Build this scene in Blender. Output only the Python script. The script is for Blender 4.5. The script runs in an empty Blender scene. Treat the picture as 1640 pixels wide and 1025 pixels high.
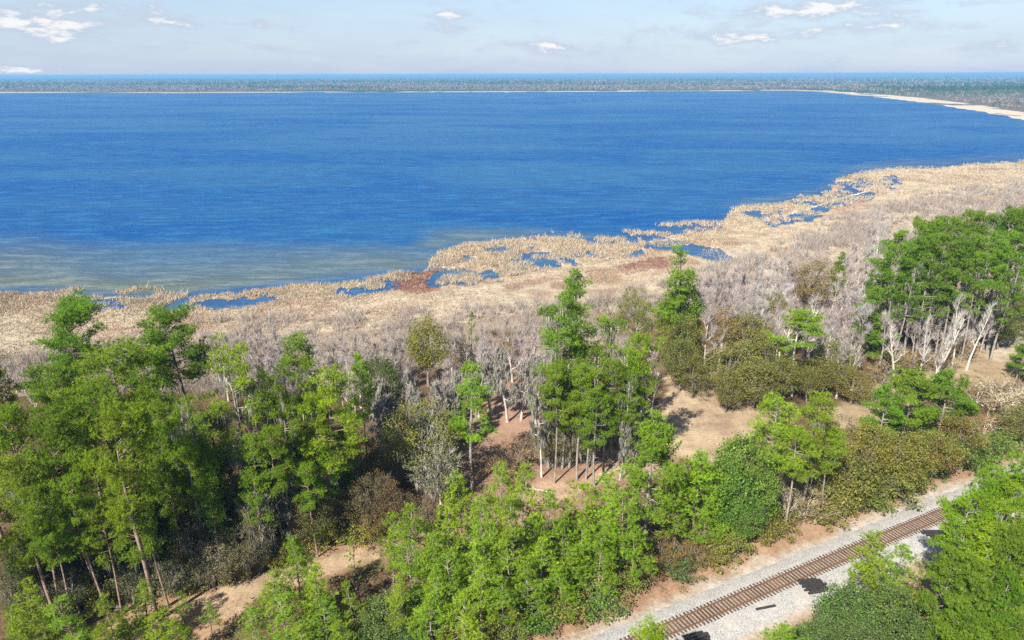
import bpy, math, random
import numpy as np
from mathutils import Vector, Matrix

# ------------------------------------------------------------------ camera, sky, sun, exposure
scene = bpy.context.scene
COL = scene.collection
IW, IH, F = 1640.0, 1025.0, 1093.0           # photograph size and focal length in its pixels
CAM_H = 60.0                                  # from the gauge of the railway
PITCH = math.atan((IH / 2 - 118.5) / F)
ROLL = math.radians(0.15)
cp, sp = math.cos(PITCH), math.sin(PITCH)
FWD = np.array([0, cp, -sp])
_r0, _u0 = np.array([1.0, 0, 0]), np.array([0, sp, cp])
RIGHT = math.cos(ROLL) * _r0 - math.sin(ROLL) * _u0
UP = math.cos(ROLL) * _u0 + math.sin(ROLL) * _r0

cam = bpy.data.cameras.new('camera')
cam.sensor_fit = 'HORIZONTAL'
cam.sensor_width = 36.0
cam.lens = 36.0 * F / IW
cam.clip_start = 0.5
cam.clip_end = 90000
cam_ob = bpy.data.objects.new('camera', cam)
M4 = Matrix.Identity(4)
for i in range(3):
    M4[i][0], M4[i][1], M4[i][2] = RIGHT[i], UP[i], -FWD[i]
M4[2][3] = CAM_H
cam_ob.matrix_world = M4
COL.objects.link(cam_ob)
scene.camera = cam_ob

SUN_EL, SHADOW_AZ = math.radians(43), math.radians(57)      # shadows fall towards SHADOW_AZ (from +X to +Y)
to_sun = Vector((-math.cos(SHADOW_AZ) * math.cos(SUN_EL), -math.sin(SHADOW_AZ) * math.cos(SUN_EL), math.sin(SUN_EL)))
sun = bpy.data.lights.new('sun', 'SUN')
sun.energy = 5.0
sun.angle = math.radians(0.53)
sun.color = (1.0, 0.94, 0.85)
sun_ob = bpy.data.objects.new('sun', sun)
sun_ob.rotation_euler = to_sun.to_track_quat('Z', 'Y').to_euler()
sun_ob.location = (-60, -90, 120)
COL.objects.link(sun_ob)

scene.view_settings.view_transform = 'Standard'
scene.view_settings.look = 'None'
scene.view_settings.gamma = 1.0
scene.view_settings.exposure = 1.4
scene.view_settings.use_curve_mapping = False
scene.cycles.max_bounces = 6
scene.cycles.diffuse_bounces = 4
scene.cycles.glossy_bounces = 2
scene.cycles.transmission_bounces = 3
scene.cycles.transparent_max_bounces = 4
scene.cycles.volume_bounces = 0
scene.cycles.use_denoising = False


def nd(nt, t, **kw):
    n = nt.nodes.new(t)
    for k, v in kw.items():
        if k == 'inp':
            for a, b in v.items():
                n.inputs[a].default_value = b
        else:
            setattr(n, k, v)
    return n


def math_node(nt, op, a, b=None, clamp=False):
    n = nt.nodes.new('ShaderNodeMath')
    n.operation = op
    n.use_clamp = clamp
    for i, x in enumerate((a, b)):
        if x is None:
            continue
        if isinstance(x, (int, float)):
            n.inputs[i].default_value = x
        else:
            nt.links.new(x, n.inputs[i])
    return n.outputs[0]


def mixc(nt, fac, a, b, mode='MIX'):
    n = nt.nodes.new('ShaderNodeMix')
    n.data_type = 'RGBA'
    n.blend_type = mode
    for i, x in ((0, fac), (6, a), (7, b)):
        if isinstance(x, (int, float)):
            n.inputs[i].default_value = x
        elif isinstance(x, tuple):
            n.inputs[i].default_value = (*x, 1.0) if len(x) == 3 else x
        else:
            nt.links.new(x, n.inputs[i])
    return n.outputs[2]


def maprange(nt, x, a, b, c=0.0, d=1.0, smooth=True):
    n = nt.nodes.new('ShaderNodeMapRange')
    n.interpolation_type = 'SMOOTHSTEP' if smooth else 'LINEAR'
    nt.links.new(x, n.inputs[0])
    for i, v in enumerate((a, b, c, d)):
        n.inputs[i + 1].default_value = v
    return n.outputs[0]


def noise(nt, vec, scale, detail=4.0, rough=0.55, dist=0.0):
    n = nt.nodes.new('ShaderNodeTexNoise')
    n.inputs['Scale'].default_value = scale
    n.inputs['Detail'].default_value = detail
    n.inputs['Roughness'].default_value = rough
    n.inputs['Distortion'].default_value = dist
    if vec is not None:
        nt.links.new(vec, n.inputs['Vector'])
    return n.outputs[0]


world = bpy.data.worlds.new('World')
scene.world = world
world.use_nodes = True
nt = world.node_tree
nt.nodes.clear()
w_out = nt.nodes.new('ShaderNodeOutputWorld')
w_bg = nt.nodes.new('ShaderNodeBackground')
w_bg.inputs['Strength'].default_value = 0.06
sky = nt.nodes.new('ShaderNodeTexSky')
sky.sky_type = 'NISHITA'
sky.sun_disc = False
sky.sun_elevation = SUN_EL
sky.sun_rotation = math.radians(213)
sky.altitude = 60
sky.air_density = 1.0
sky.dust_density = 0.15
sky.ozone_density = 2.0
tc = nt.nodes.new('ShaderNodeTexCoord')
sepd = nt.nodes.new('ShaderNodeSeparateXYZ')
nt.links.new(tc.outputs['Generated'], sepd.inputs[0])
dx, dy, dz = sepd.outputs
az = math_node(nt, 'ARCTAN2', dx, dy)
# sparse fair-weather clouds over the whole sky, a plane of cloud seen at a slant
inv = math_node(nt, 'DIVIDE', 1.0, math_node(nt, 'ADD', math_node(nt, 'ABSOLUTE', dz), 0.16))
cxyz = nt.nodes.new('ShaderNodeCombineXYZ')
nt.links.new(math_node(nt, 'MULTIPLY', dx, inv), cxyz.inputs[0])
nt.links.new(math_node(nt, 'MULTIPLY', dy, inv), cxyz.inputs[1])
cloud_noise = noise(nt, cxyz.outputs[0], 3.1, 7.0, 0.6, 0.4)
veil_noise = noise(nt, cxyz.outputs[0], 1.1, 4.0, 0.55, 0.3)


def px_dir(u, v):
    d = FWD + (u - IW / 2) / F * RIGHT - (v - IH / 2) / F * UP
    d = d / np.linalg.norm(d)
    return math.atan2(d[0], d[1]), d[2]


bias = None
for (u, v, ru, rv, amp) in [(1345, 10, 110, 17, .24), (15, 32, 50, 15, .22), (95, 52, 75, 15, .2), (35, 112, 55, 8, .2),
                            (728, 47, 40, 9, .22), (717, 22, 24, 8, .22), (424, 38, 34, 9, .22), (1160, 55, 120, 14, .2),
                            (880, 76, 75, 12, .2), (150, 15, 90, 13, .17), (1230, 20, 60, 8, .14), (258, 35, 40, 9, .17), (430, 77, 35, 7, .16), (1390, 45, 60, 8, .14), (1580, 78, 50, 8, .15)]:
    a0, z0 = px_dir(u, v)
    q1 = math_node(nt, 'MULTIPLY', math_node(nt, 'SUBTRACT', az, a0), F / ru)
    q2 = math_node(nt, 'MULTIPLY', math_node(nt, 'SUBTRACT', dz, z0), F / rv)
    r2 = math_node(nt, 'ADD', math_node(nt, 'MULTIPLY', q1, q1), math_node(nt, 'MULTIPLY', q2, q2))
    g = math_node(nt, 'MULTIPLY', math_node(nt, 'POWER', 2.718, math_node(nt, 'MULTIPLY', r2, -1.0)), amp)
    bias = g if bias is None else math_node(nt, 'ADD', bias, g)
fine = nt.nodes.new('ShaderNodeCombineXYZ')
nt.links.new(math_node(nt, 'MULTIPLY', az, 30.0), fine.inputs[0])
nt.links.new(math_node(nt, 'MULTIPLY', dz, 85.0), fine.inputs[1])
puff = noise(nt, fine.outputs[0], 1.0, 6.0, 0.62, 0.2)
dens = math_node(nt, 'ADD', math_node(nt, 'ADD', math_node(nt, 'MULTIPLY', cloud_noise, 0.5), math_node(nt, 'MULTIPLY', puff, 0.5)), bias)
cl = maprange(nt, dens, 0.51, 0.77, 0.0, 0.9)
lit = maprange(nt, math_node(nt, 'ADD', dens, math_node(nt, 'MULTIPLY', puff, 0.3)), 0.82, 0.98)
cloud_col = mixc(nt, lit, (3.5, 4.05, 4.95), (6.2, 6.15, 6.15))
low = math_node(nt, 'POWER', math_node(nt, 'SUBTRACT', 1.0, math_node(nt, 'ABSOLUTE', dz), True), 7.0)     # longer path through the thin veil near the horizon
veil = math_node(nt, 'MULTIPLY', maprange(nt, veil_noise, 0.3, 0.75, 0.9, 1.0), math_node(nt, 'ADD', 0.32, math_node(nt, 'MULTIPLY', low, 0.64)), True)
sky_veiled = mixc(nt, veil, sky.outputs[0], (3.0, 3.75, 5.05))
final = mixc(nt, cl, sky_veiled, cloud_col)
nt.links.new(final, w_bg.inputs['Color'])
nt.links.new(w_bg.outputs[0], w_out.inputs['Surface'])

# ------------------------------------------------------------------ photograph pixels and places
def ray(u, v):
    return FWD + (u - IW / 2) / F * RIGHT - (v - IH / 2) / F * UP


def ground(u, v, z=0.0):
    d = ray(u, v)
    t = (CAM_H - z) / -d[2]
    return np.array([d[0] * t, d[1] * t])


def project(x, y, z=0.0):
    """arrays of places -> photograph pixels"""
    p = np.stack([x, y, np.zeros_like(x) + z - CAM_H], -1)
    dep = np.maximum(p @ FWD, 0.5)
    return IW / 2 + F * (p @ RIGHT) / dep, IH / 2 - F * (p @ UP) / dep, dep


def _hash(ix, iy, s):
    h = (ix.astype(np.int64) * 374761393 + iy.astype(np.int64) * 668265263 + s * 1442695041) & 0x7fffffff
    h = ((h ^ (h >> 13)) * 1274126177) & 0x7fffffff
    return ((h ^ (h >> 16)) & 0xffff) / 65535.0


def vnoise(x, y, s=0):
    ix, iy = np.floor(x), np.floor(y)
    fx, fy = x - ix, y - iy
    fx, fy = fx * fx * (3 - 2 * fx), fy * fy * (3 - 2 * fy)
    a, b = _hash(ix, iy, s), _hash(ix + 1, iy, s)
    c, d = _hash(ix, iy + 1, s), _hash(ix + 1, iy + 1, s)
    return (a * (1 - fx) + b * fx) * (1 - fy) + (c * (1 - fx) + d * fx) * fy


def fbm(x, y, s=0, o=4):
    r, a, t = 0.0, 0.5, 0.0
    for i in range(o):
        r = r + a * vnoise(x * 2 ** i, y * 2 ** i, s + i)
        t += a
        a *= 0.5
    return r / t


def inside(px, py, poly):
    r = np.zeros(px.shape, bool)
    n = len(poly)
    for i in range(n):
        x0, y0 = poly[i]
        x1, y1 = poly[(i + 1) % n]
        if y0 == y1:
            continue
        c = ((py < y0) != (py < y1)) & (px < (x1 - x0) * (py - y0) / (y1 - y0) + x0)
        r ^= c
    return r


NEAR_SHORE = [(-900, 470), (-300, 470), (0, 468), (40, 463), (75, 466), (110, 473), (150, 474), (230, 478), (300, 475), (350, 468),
              (430, 461), (480, 455), (560, 447), (640, 437), (690, 433), (692, 412), (705, 399), (740, 391), (800, 386),
              (870, 381), (960, 386), (1020, 391), (1060, 380), (1110, 372), (1150, 362), (1165, 350), (1168, 338),
              (1180, 330), (1230, 326), (1290, 316), (1330, 306), (1338, 287), (1380, 274), (1440, 267), (1500, 267),
              (1540, 263), (1640, 256), (1900, 240), (3000, 215)]
FAR_SHORE = [(-3000, 146), (0, 148.5), (300, 148.8), (500, 147.5), (820, 147.3), (1000, 146.3), (1270, 144.8), (1330, 148), (1400, 155),
             (1470, 163), (1530, 172), (1580, 180), (1640, 192), (1900, 205), (3000, 212)]
PONDS = [[(688, 457), (696, 435), (735, 428), (770, 434), (784, 446), (742, 457)], [(806, 424), (824, 406), (880, 400), (902, 411), (870, 424)],
         [(775, 446), (798, 430), (815, 434), (802, 446)], [(1030, 384), (1065, 378), (1110, 388), (1150, 397), (1186, 411), (1165, 417), (1120, 409), (1080, 401), (1036, 396)],
         [(1215, 356), (1260, 343), (1300, 333), (1345, 318), (1400, 300), (1412, 305), (1352, 327), (1300, 347), (1240, 360)],
         [(1195, 347), (1240, 337), (1262, 338), (1225, 352)], [(1290, 322), (1335, 312), (1345, 316), (1300, 330)],
         [(1360, 292), (1420, 286), (1440, 292), (1380, 299)], [(1270, 352), (1310, 342), (1330, 345), (1290, 356)],
         [(148, 493), (153, 481), (213, 477), (217, 487)], [(268, 491), (280, 477), (314, 475), (310, 489)],
         [(593, 468), (608, 449), (642, 446), (634, 462)], [(365, 483), (398, 476), (432, 478), (425, 485)],
         [(930, 404), (965, 396), (985, 400), (950, 410)], [(995, 404), (1020, 398), (1035, 404), (1010, 411)]]


FLOODED = [[(700, 440), (700, 405), (780, 392), (960, 392), (1030, 400), (985, 415), (880, 428), (800, 440)], [(1170, 356), (1180, 336), (1240, 332), (1330, 312), (1345, 290), (1440, 278), (1440, 300), (1340, 335), (1240, 362)],
           [(130, 494), (140, 478), (310, 478), (430, 470), (560, 454), (640, 444), (640, 464), (420, 490), (300, 494)]]


def wobble(x, y, amp, sc, s):
    a = amp * np.minimum(1.0, np.hypot(x, y) / 150.0)
    return x + a * (fbm(x / sc, y / sc, s) - .5) * 2, y + a * (fbm(x / sc, y / sc, s + 31) - .5) * 2


def land_mask(x, y):
    """True on land, False in the lake and in the marsh ponds"""
    wx, wy = wobble(x, y, 5.0, 9.0, 3)
    u, v, d = project(wx, wy)
    near = v > np.interp(u, *zip(*NEAR_SHORE))
    for p in PONDS:
        near &= ~inside(u, v, p)
    pool = fbm(x / 7.0, y / 13.0, 15)                     # flooded lanes inside the reed beds
    for p in FLOODED:
        near &= ~(inside(u, v, p) & (pool > .535))
    far = v < np.interp(u, *zip(*FAR_SHORE))
    return near | far | (y < 30)


# railway line: the photograph shows both rails; they run straight here
T0 = np.array([21.19, 63.12])
TA = math.radians(26.0)
TD = np.array([math.cos(TA), math.sin(TA)])
TN = np.array([-TD[1], TD[0]])               # points to the lake side


def track_st(x, y):
    return (x - T0[0]) * TD[0] + (y - T0[1]) * TD[1], (x - T0[0]) * TN[0] + (y - T0[1]) * TN[1]


LAKE_Z = -0.9


def ground_z(x, y):
    x, y = np.asarray(x, float), np.asarray(y, float)
    s, d = track_st(x, y)
    u, v, dep = project(x, y)
    shore = np.interp(u, *zip(*NEAR_SHORE))
    marsh = np.clip((v - shore) / 130.0, 0, 1)          # the land falls gently to the lake
    z = -0.62 + 0.62 * marsh ** 0.7 + 0.22 * (fbm(x / 7, y / 7, 11) - .5) + .12 * (fbm(x / 1.7, y / 1.7, 12) - .5)
    bank = np.clip(1 - (np.abs(d + .5) - 4.6) / 3.0, 0, 1)
    z = z * (1 - bank) + bank * (-0.12)
    z = np.where(v < 225, -0.45, z)
    return z


# ------------------------------------------------------------------ mesh building
class Acc:
    def __init__(s):
        s.v, s.f, s.c, s.n = [], [], [], 0

    def add(s, v, f, c):
        v = np.asarray(v, np.float32).reshape(-1, 3)
        f = np.asarray(f, np.int32).reshape(-1, 3)
        s.v.append(v)
        s.f.append(f + s.n)
        c = np.asarray(c, np.float32)
        s.c.append(c if c.ndim else np.full(len(v), c, np.float32))      # one value, one per vertex, or one RGB per vertex
        s.n += len(v)

    def tube(s, pts, rad, sides=6, c=0.5):
        pts = np.asarray(pts, float)
        k = len(pts)
        tan = np.gradient(pts, axis=0)
        tan /= np.linalg.norm(tan, axis=1)[:, None] + 1e-9
        ref = np.array([1.0, 0.13, 0.2]) if abs(tan[0][2]) > .7 else np.array([0, 0.1, 1.0])
        a = np.cross(tan, ref)
        a /= np.linalg.norm(a, axis=1)[:, None] + 1e-9
        b = np.cross(tan, a)
        th = np.linspace(0, 2 * np.pi, sides, endpoint=False)
        ring = pts[:, None] + (a[:, None] * np.cos(th)[None, :, None] + b[:, None] * np.sin(th)[None, :, None]) * np.asarray(rad)[:, None, None]
        f = []
        for i in range(k - 1):
            for j in range(sides):
                p, q = i * sides + j, i * sides + (j + 1) % sides
                f += [(p, q, p + sides), (q, q + sides, p + sides)]
        s.add(ring.reshape(-1, 3), f, c)

    def blades(s, base, vec, width, c, side=None, rng=None):
        """thin triangles from base along vec"""
        n = len(base)
        if side is None:
            side = rng.normal(size=(n, 3))
        side = np.cross(vec, side)
        side /= np.linalg.norm(side, axis=1)[:, None] + 1e-9
        side = side * (np.asarray(width)[:, None] * 0.5 if np.ndim(width) else width * .5)
        v = np.stack([base - side, base + side, base + vec], 1).reshape(-1, 3)
        c = np.asarray(c)
        s.add(v, np.arange(3 * n).reshape(-1, 3), np.repeat(c, 3, axis=0) if c.ndim else c)

    def leaves(s, cen, size, c, rng, flat=0.0):
        """leaf-shaped pairs of triangles, random orientation"""
        n = len(cen)
        a = rng.normal(size=(n, 3))
        a[:, 2] *= (1 - flat)
        a /= np.linalg.norm(a, axis=1)[:, None]
        b = np.cross(a, rng.normal(size=(n, 3)))
        b /= np.linalg.norm(b, axis=1)[:, None]
        sz = np.asarray(size)[:, None] if np.ndim(size) else size
        a, b = a * sz, b * sz * .55
        v = np.stack([cen - a, cen + b, cen + a, cen - b], 1).reshape(-1, 3)
        i = np.arange(n)[:, None] * 4
        f = np.concatenate([i + [[0, 1, 2]], i + [[0, 2, 3]]], 0)
        c = np.asarray(c)
        s.add(v, f, np.repeat(c, 4, axis=0) if c.ndim else c)

    def mesh(s, name, mats, smooth=False):
        v = np.concatenate(s.v)
        f = np.concatenate(s.f)
        me = bpy.data.meshes.new(name)
        me.vertices.add(len(v))
        me.vertices.foreach_set('co', v.ravel())
        me.loops.add(f.size)
        me.loops.foreach_set('vertex_index', f.ravel())
        me.polygons.add(len(f))
        me.polygons.foreach_set('loop_start', np.arange(0, f.size, 3, dtype=np.int32))
        me.polygons.foreach_set('loop_total', np.full(len(f), 3, np.int32))
        me.polygons.foreach_set('use_smooth', np.full(len(f), smooth))
        if s.c[0].ndim == 1:
            at = me.attributes.new('var', 'FLOAT', 'POINT')
            at.data.foreach_set('value', np.concatenate(s.c).astype(np.float32))
        else:
            at = me.attributes.new('tint', 'FLOAT_COLOR', 'POINT')
            cc = np.concatenate(s.c)
            at.data.foreach_set('color', np.concatenate([cc, np.ones((len(cc), 1), np.float32)], 1).ravel().astype(np.float32))
        me.materials.append(mats)
        me.update()
        me.validate()
        return me


def link(name, me, parent=None, color=None):
    o = bpy.data.objects.new(name, me)
    COL.objects.link(o)
    if parent is not None:
        o.parent = parent
    if color is not None:
        o.color = (*color, 1.0)
    return o


def tag(o, label=None, cat=None, group=None, kind=None):
    for k, v in (('label', label), ('category', cat), ('group', group), ('kind', kind)):
        if v:
            o[k] = v
    return o


# ------------------------------------------------------------------ materials
def new_mat(name):
    m = bpy.data.materials.new(name)
    m.use_nodes = True
    t = m.node_tree
    t.nodes.clear()
    out = t.nodes.new('ShaderNodeOutputMaterial')
    return m, t, out


def principled(t, out, color, rough=0.8, spec=0.2, normal=None):
    b = t.nodes.new('ShaderNodeBsdfPrincipled')
    if isinstance(color, tuple):
        b.inputs['Base Color'].default_value = (*color, 1)
    else:
        t.links.new(color, b.inputs['Base Color'])
    if isinstance(rough, (int, float)):
        b.inputs['Roughness'].default_value = rough
    else:
        t.links.new(rough, b.inputs['Roughness'])
    b.inputs['Specular IOR Level'].default_value = spec
    if normal is not None:
        t.links.new(normal, b.inputs['Normal'])
    if out is not None:
        t.links.new(b.outputs[0], out.inputs['Surface'])
    return b


def attr(t, name, out='Fac'):
    a = t.nodes.new('ShaderNodeAttribute')
    a.attribute_name = name
    return a.outputs[out]


def bump(t, h, strength, dist):
    b = t.nodes.new('ShaderNodeBump')
    b.inputs['Strength'].default_value = strength
    b.inputs['Distance'].default_value = dist
    t.links.new(h, b.inputs['Height'])
    return b.outputs[0]


def leaf_material(name, transl=0.36, warm=(1.15, 1.04, .65)):
    """colour of the species comes with the object, leaf-to-leaf variation with the mesh"""
    m, t, out = new_mat(name)
    oi = t.nodes.new('ShaderNodeObjectInfo')
    var = attr(t, 'var')
    c = mixc(t, 1.0, oi.outputs['Color'], mixc(t, var, (0.55, 0.58, 0.55), (1.5, 1.45, 1.15)), 'MULTIPLY')
    c = mixc(t, maprange(t, var, .72, 1.0, 0, .35), c, mixc(t, 1.0, c, warm, 'MULTIPLY'))
    b = principled(t, None, c, 0.55, 0.25)
    tr = t.nodes.new('ShaderNodeBsdfTranslucent')
    t.links.new(mixc(t, 1.0, c, (1.25, 1.2, .55), 'MULTIPLY'), tr.inputs['Color'])
    mx = t.nodes.new('ShaderNodeMixShader')
    mx.inputs[0].default_value = transl
    t.links.new(b.outputs[0], mx.inputs[1])
    t.links.new(tr.outputs[0], mx.inputs[2])
    t.links.new(mx.outputs[0], out.inputs['Surface'])
    return m


def bark_material():
    m, t, out = new_mat('bark')
    oi = t.nodes.new('ShaderNodeObjectInfo')
    g = t.nodes.new('ShaderNodeNewGeometry')
    n = noise(t, g.outputs['Position'], 1.6, 5, .65)
    n2 = noise(t, g.outputs['Position'], 9.0, 3, .6)
    f = math_node(t, 'ADD', math_node(t, 'MULTIPLY', n, .6), math_node(t, 'MULTIPLY', n2, .4))
    c = mixc(t, 1.0, oi.outputs['Color'], mixc(t, maprange(t, f, .3, .7), (.5, .47, .45), (1.45, 1.42, 1.38)), 'MULTIPLY')
    principled(t, out, c, .9, .1, bump(t, n2, .5, .04))
    return m


def twig_material():
    m, t, out = new_mat('twigs_and_moss')
    oi = t.nodes.new('ShaderNodeObjectInfo')
    c = mixc(t, 1.0, oi.outputs['Color'], mixc(t, attr(t, 'var'), (.6, .58, .58), (1.45, 1.45, 1.45)), 'MULTIPLY')
    b = principled(t, None, c, .9, .08)
    tr = t.nodes.new('ShaderNodeBsdfTranslucent')
    t.links.new(c, tr.inputs['Color'])
    mx = t.nodes.new('ShaderNodeMixShader')
    mx.inputs[0].default_value = .3
    t.links.new(b.outputs[0], mx.inputs[1])
    t.links.new(tr.outputs[0], mx.inputs[2])
    t.links.new(mx.outputs[0], out.inputs['Surface'])
    return m


def tint_material(name, rough=.85, transl=0.0):
    m, t, out = new_mat(name)
    c = attr(t, 'tint', 'Color')
    b = principled(t, None, c, rough, .1)
    if transl:
        tr = t.nodes.new('ShaderNodeBsdfTranslucent')
        t.links.new(c, tr.inputs['Color'])
        mx = t.nodes.new('ShaderNodeMixShader')
        mx.inputs[0].default_value = transl
        t.links.new(b.outputs[0], mx.inputs[1])
        t.links.new(tr.outputs[0], mx.inputs[2])
        t.links.new(mx.outputs[0], out.inputs['Surface'])
    else:
        t.links.new(b.outputs[0], out.inputs['Surface'])
    return m


MAT_LEAF = leaf_material('foliage')
MAT_TWIG = twig_material()
MAT_BARK = bark_material()
MAT_TINT = tint_material('dry_reed', transl=.25)
MAT_FAR = tint_material('distant_canopy', transl=.1)

# ------------------------------------------------------------------ the ground sheet
def axis(parts):
    out = []
    for a, b, st in parts:
        out.append(np.arange(a, b, st))
    return np.concatenate(out)


def geo(a, b, r, s0):
    o, s = [], s0
    while a < b:
        o.append(a)
        a += s
        s *= r
    return np.array(o + [b])


gx = np.concatenate([-geo(221, 60000, 1.14, 3.2)[::-1], axis([(-220, -95, 2.5), (-95, 135, 1.0), (135, 430, 2.5)]), geo(430, 3000, 1.022, 4), geo(3060, 60000, 1.2, 80)])
gy = np.concatenate([-geo(46, 30000, 1.3, 10)[::-1], axis([(-44, 36, 4), (36, 180, 1.0), (180, 330, 1.8)]), geo(330, 3500, 1.022, 3), geo(3560, 60000, 1.15, 80)])
GX, GY = np.meshgrid(gx, gy)
X, Y = GX.ravel(), GY.ravel()
land = land_mask(X, Y)
Z = np.where(land, ground_z(X, Y), LAKE_Z - 0.9)
U, V, DEP = project(X, Y)

# what the ground is made of, place by place
litter = np.array([.15, .095, .058])
straw = np.array([.42, .265, .185])          # pine straw, reddish
drygrass = np.array([.53, .40, .265])
marshc = np.array([.55, .46, .335])
rust = np.array([.27, .145, .10])
sandy = np.array([.56, .47, .36])
colr = np.tile(litter, (len(X), 1))
wx, wy = wobble(X, Y, 3.0, 5.0, 21)
WU, WV, _ = project(wx, wy)
n1, n2 = fbm(X / 14, Y / 14, 41), fbm(X / 3.5, Y / 3.5, 42)


def paint(mask, c, k=1.0):
    k = k * np.ones(len(X)) * mask
    colr[:] = colr * (1 - k[:, None]) + np.asarray(c) * k[:, None]


shore_v = np.interp(WU, *zip(*NEAR_SHORE))
forest_edge = np.interp(WU, [-300, 0, 300, 600, 760, 900, 1100, 1250, 1420, 1640, 2000], [640, 640, 630, 600, 590, 560, 540, 520, 490, 470, 460])
in_marsh = (WV < forest_edge) & (Y > 60)
paint(in_marsh, marshc)
paint(in_marsh, np.array([.38, .29, .20]), np.clip((n2 - .45) * 3, 0, .8))
paint(in_marsh, rust, np.clip((n1 - .56) * 6, 0, .75))
edge_scrub = in_marsh & (WV > forest_edge - 75)
paint(edge_scrub, [.27, .215, .17], .7)
for poly, c, k in [
    ([(632, 437), (700, 431), (705, 462), (670, 470), (625, 462)], [.30, .145, .105], .9),
    ([(985, 425), (1060, 408), (1075, 425), (1000, 440)], [.30, .18, .13], .7),
    ([(330, 478), (600, 462), (640, 470), (420, 492)], [.34, .22, .15], .6),
    ([(1075, 600), (1150, 592), (1190, 620), (1240, 655), (1225, 690), (1175, 740), (1095, 745), (1050, 710), (1060, 650)], drygrass, 1),
    ([(1080, 600), (1150, 592), (1160, 625), (1100, 630)], straw, .8),
    ([(1150, 625), (1235, 640), (1245, 665), (1215, 660)], [.42, .25, .16], .7),
    ([(690, 810), (750, 700), (800, 640), (870, 640), (900, 730), (1010, 740), (1030, 790), (880, 835), (760, 850)], straw * .85, .85),
    ([(770, 600), (830, 575), (870, 640), (870, 730), (800, 740), (760, 700)], straw, .95),
    ([(740, 660), (800, 650), (810, 690), (745, 710)], [.36, .29, .15], .8),
    ([(830, 815), (850, 780), (900, 740), (1020, 715), (1065, 700), (1080, 740), (980, 775), (900, 800), (850, 830)], straw, .9),
    ([(845, 800), (880, 762), (920, 770), (1000, 742), (1075, 730), (1070, 760), (960, 775), (870, 815)], sandy * [1, .86, .78], .65),
    ([(40, 1060), (230, 950), (300, 915), (430, 880), (520, 862), (640, 845), (760, 835), (850, 805), (860, 835), (740, 870), (640, 905), (520, 925), (400, 960), (330, 1060)], [.42, .27, .165], .95),
    ([(300, 960), (420, 915), (600, 880), (610, 900), (450, 940), (340, 990)], [.50, .38, .25], .75),
    ([(1310, 655), (1400, 615), (1480, 590), (1660, 500), (1660, 600), (1500, 640), (1440, 660), (1340, 690)], [.46, .35, .22], .95),
    ([(1560, 545), (1660, 515), (1660, 565), (1590, 580)], sandy, .8),
    ([(1380, 1010), (1420, 850), (1500, 830), (1560, 900), (1530, 980), (1450, 960)], [.45, .30, .19], .9),
]:
    paint(inside(WU, WV, poly) & (Y > 20), c, k * np.clip(.75 + (n2 - .5), .3, 1))
ts, td = track_st(X, Y)
rough_td = td + (n2 - .5) * 2.4
verge = (rough_td < 8.2) & (rough_td > -7.5) & (Y > -40)
paint(verge, [.40, .275, .18], .92)
paint(verge & (rough_td > 4.6), [.37, .215, .13], np.clip(n1 * 1.6 - .3, 0, .8))
paint((rough_td > 2.6) & (rough_td < 4.6), [.50, .43, .35], .6)
paint((rough_td < 3.4) & (rough_td > -5.0), [.52, .49, .45], .85)
paint((rough_td < -4.4) & (rough_td > -6.0), [.46, .36, .27], .6)
paint(~land, [.16, .13, .085])
far_land = land & (V < 225) & (Y > 300)
paint(far_land, [.11, .115, .075])
paint(far_land, [.17, .14, .12], np.clip((fbm(X / 420, Y / 260, 51) - .42) * 5, 0, .9))
paint(far_land, [.045, .085, .03], np.clip((fbm(X / 700, Y / 330, 52) - .52) * 7, 0, .85))
far_beach = far_land & (V > np.interp(U, *zip(*FAR_SHORE)) - 1.2 - .03 * np.clip(U - 1270, 0, 370))
paint(far_beach & (fbm(X / 90, Y / 90, 57) > .42), [.62, .53, .42])

nx, ny = len(gx), len(gy)
colr *= .60
me = bpy.data.meshes.new('ground')
idx = np.arange(nx * ny).reshape(ny, nx)
quads = np.stack([idx[:-1, :-1], idx[:-1, 1:], idx[1:, 1:], idx[1:, :-1]], -1).reshape(-1, 4)
me.vertices.add(nx * ny)
me.vertices.foreach_set('co', np.stack([X, Y, Z], 1).astype(np.float32).ravel())
me.loops.add(quads.size)
me.loops.foreach_set('vertex_index', quads.ravel().astype(np.int32))
me.polygons.add(len(quads))
me.polygons.foreach_set('loop_start', np.arange(0, quads.size, 4, dtype=np.int32))
me.polygons.foreach_set('loop_total', np.full(len(quads), 4, np.int32))
me.polygons.foreach_set('use_smooth', np.ones(len(quads), bool))
at = me.attributes.new('tint', 'FLOAT_COLOR', 'POINT')
at.data.foreach_set('color', np.concatenate([colr, np.ones((len(X), 1))], 1).astype(np.float32).ravel())
me.update()
m, t, out = new_mat('soil_and_dry_grass')
g = t.nodes.new('ShaderNodeNewGeometry')
pos = g.outputs['Position']
a1 = noise(t, pos, 0.35, 6, .65)
a2 = noise(t, pos, 2.4, 6, .7)
a3 = noise(t, pos, 14.0, 3, .6)
f = math_node(t, 'ADD', math_node(t, 'MULTIPLY', a1, .4), math_node(t, 'ADD', math_node(t, 'MULTIPLY', a2, .4), math_node(t, 'MULTIPLY', a3, .2)))
base = attr(t, 'tint', 'Color')
c = mixc(t, 1.0, base, mixc(t, maprange(t, f, .32, .66), (.58, .56, .54), (1.32, 1.34, 1.34)), 'MULTIPLY')
c = mixc(t, maprange(t, a1, .56, .72, 0, .3), c, mixc(t, 1.0, c, (.85, 1.05, .6), 'MULTIPLY'))
principled(t, out, c, .95, .05, bump(t, a2, .6, .12))
me.materials.append(m)
tag(link('ground', me), kind='structure')

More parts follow.
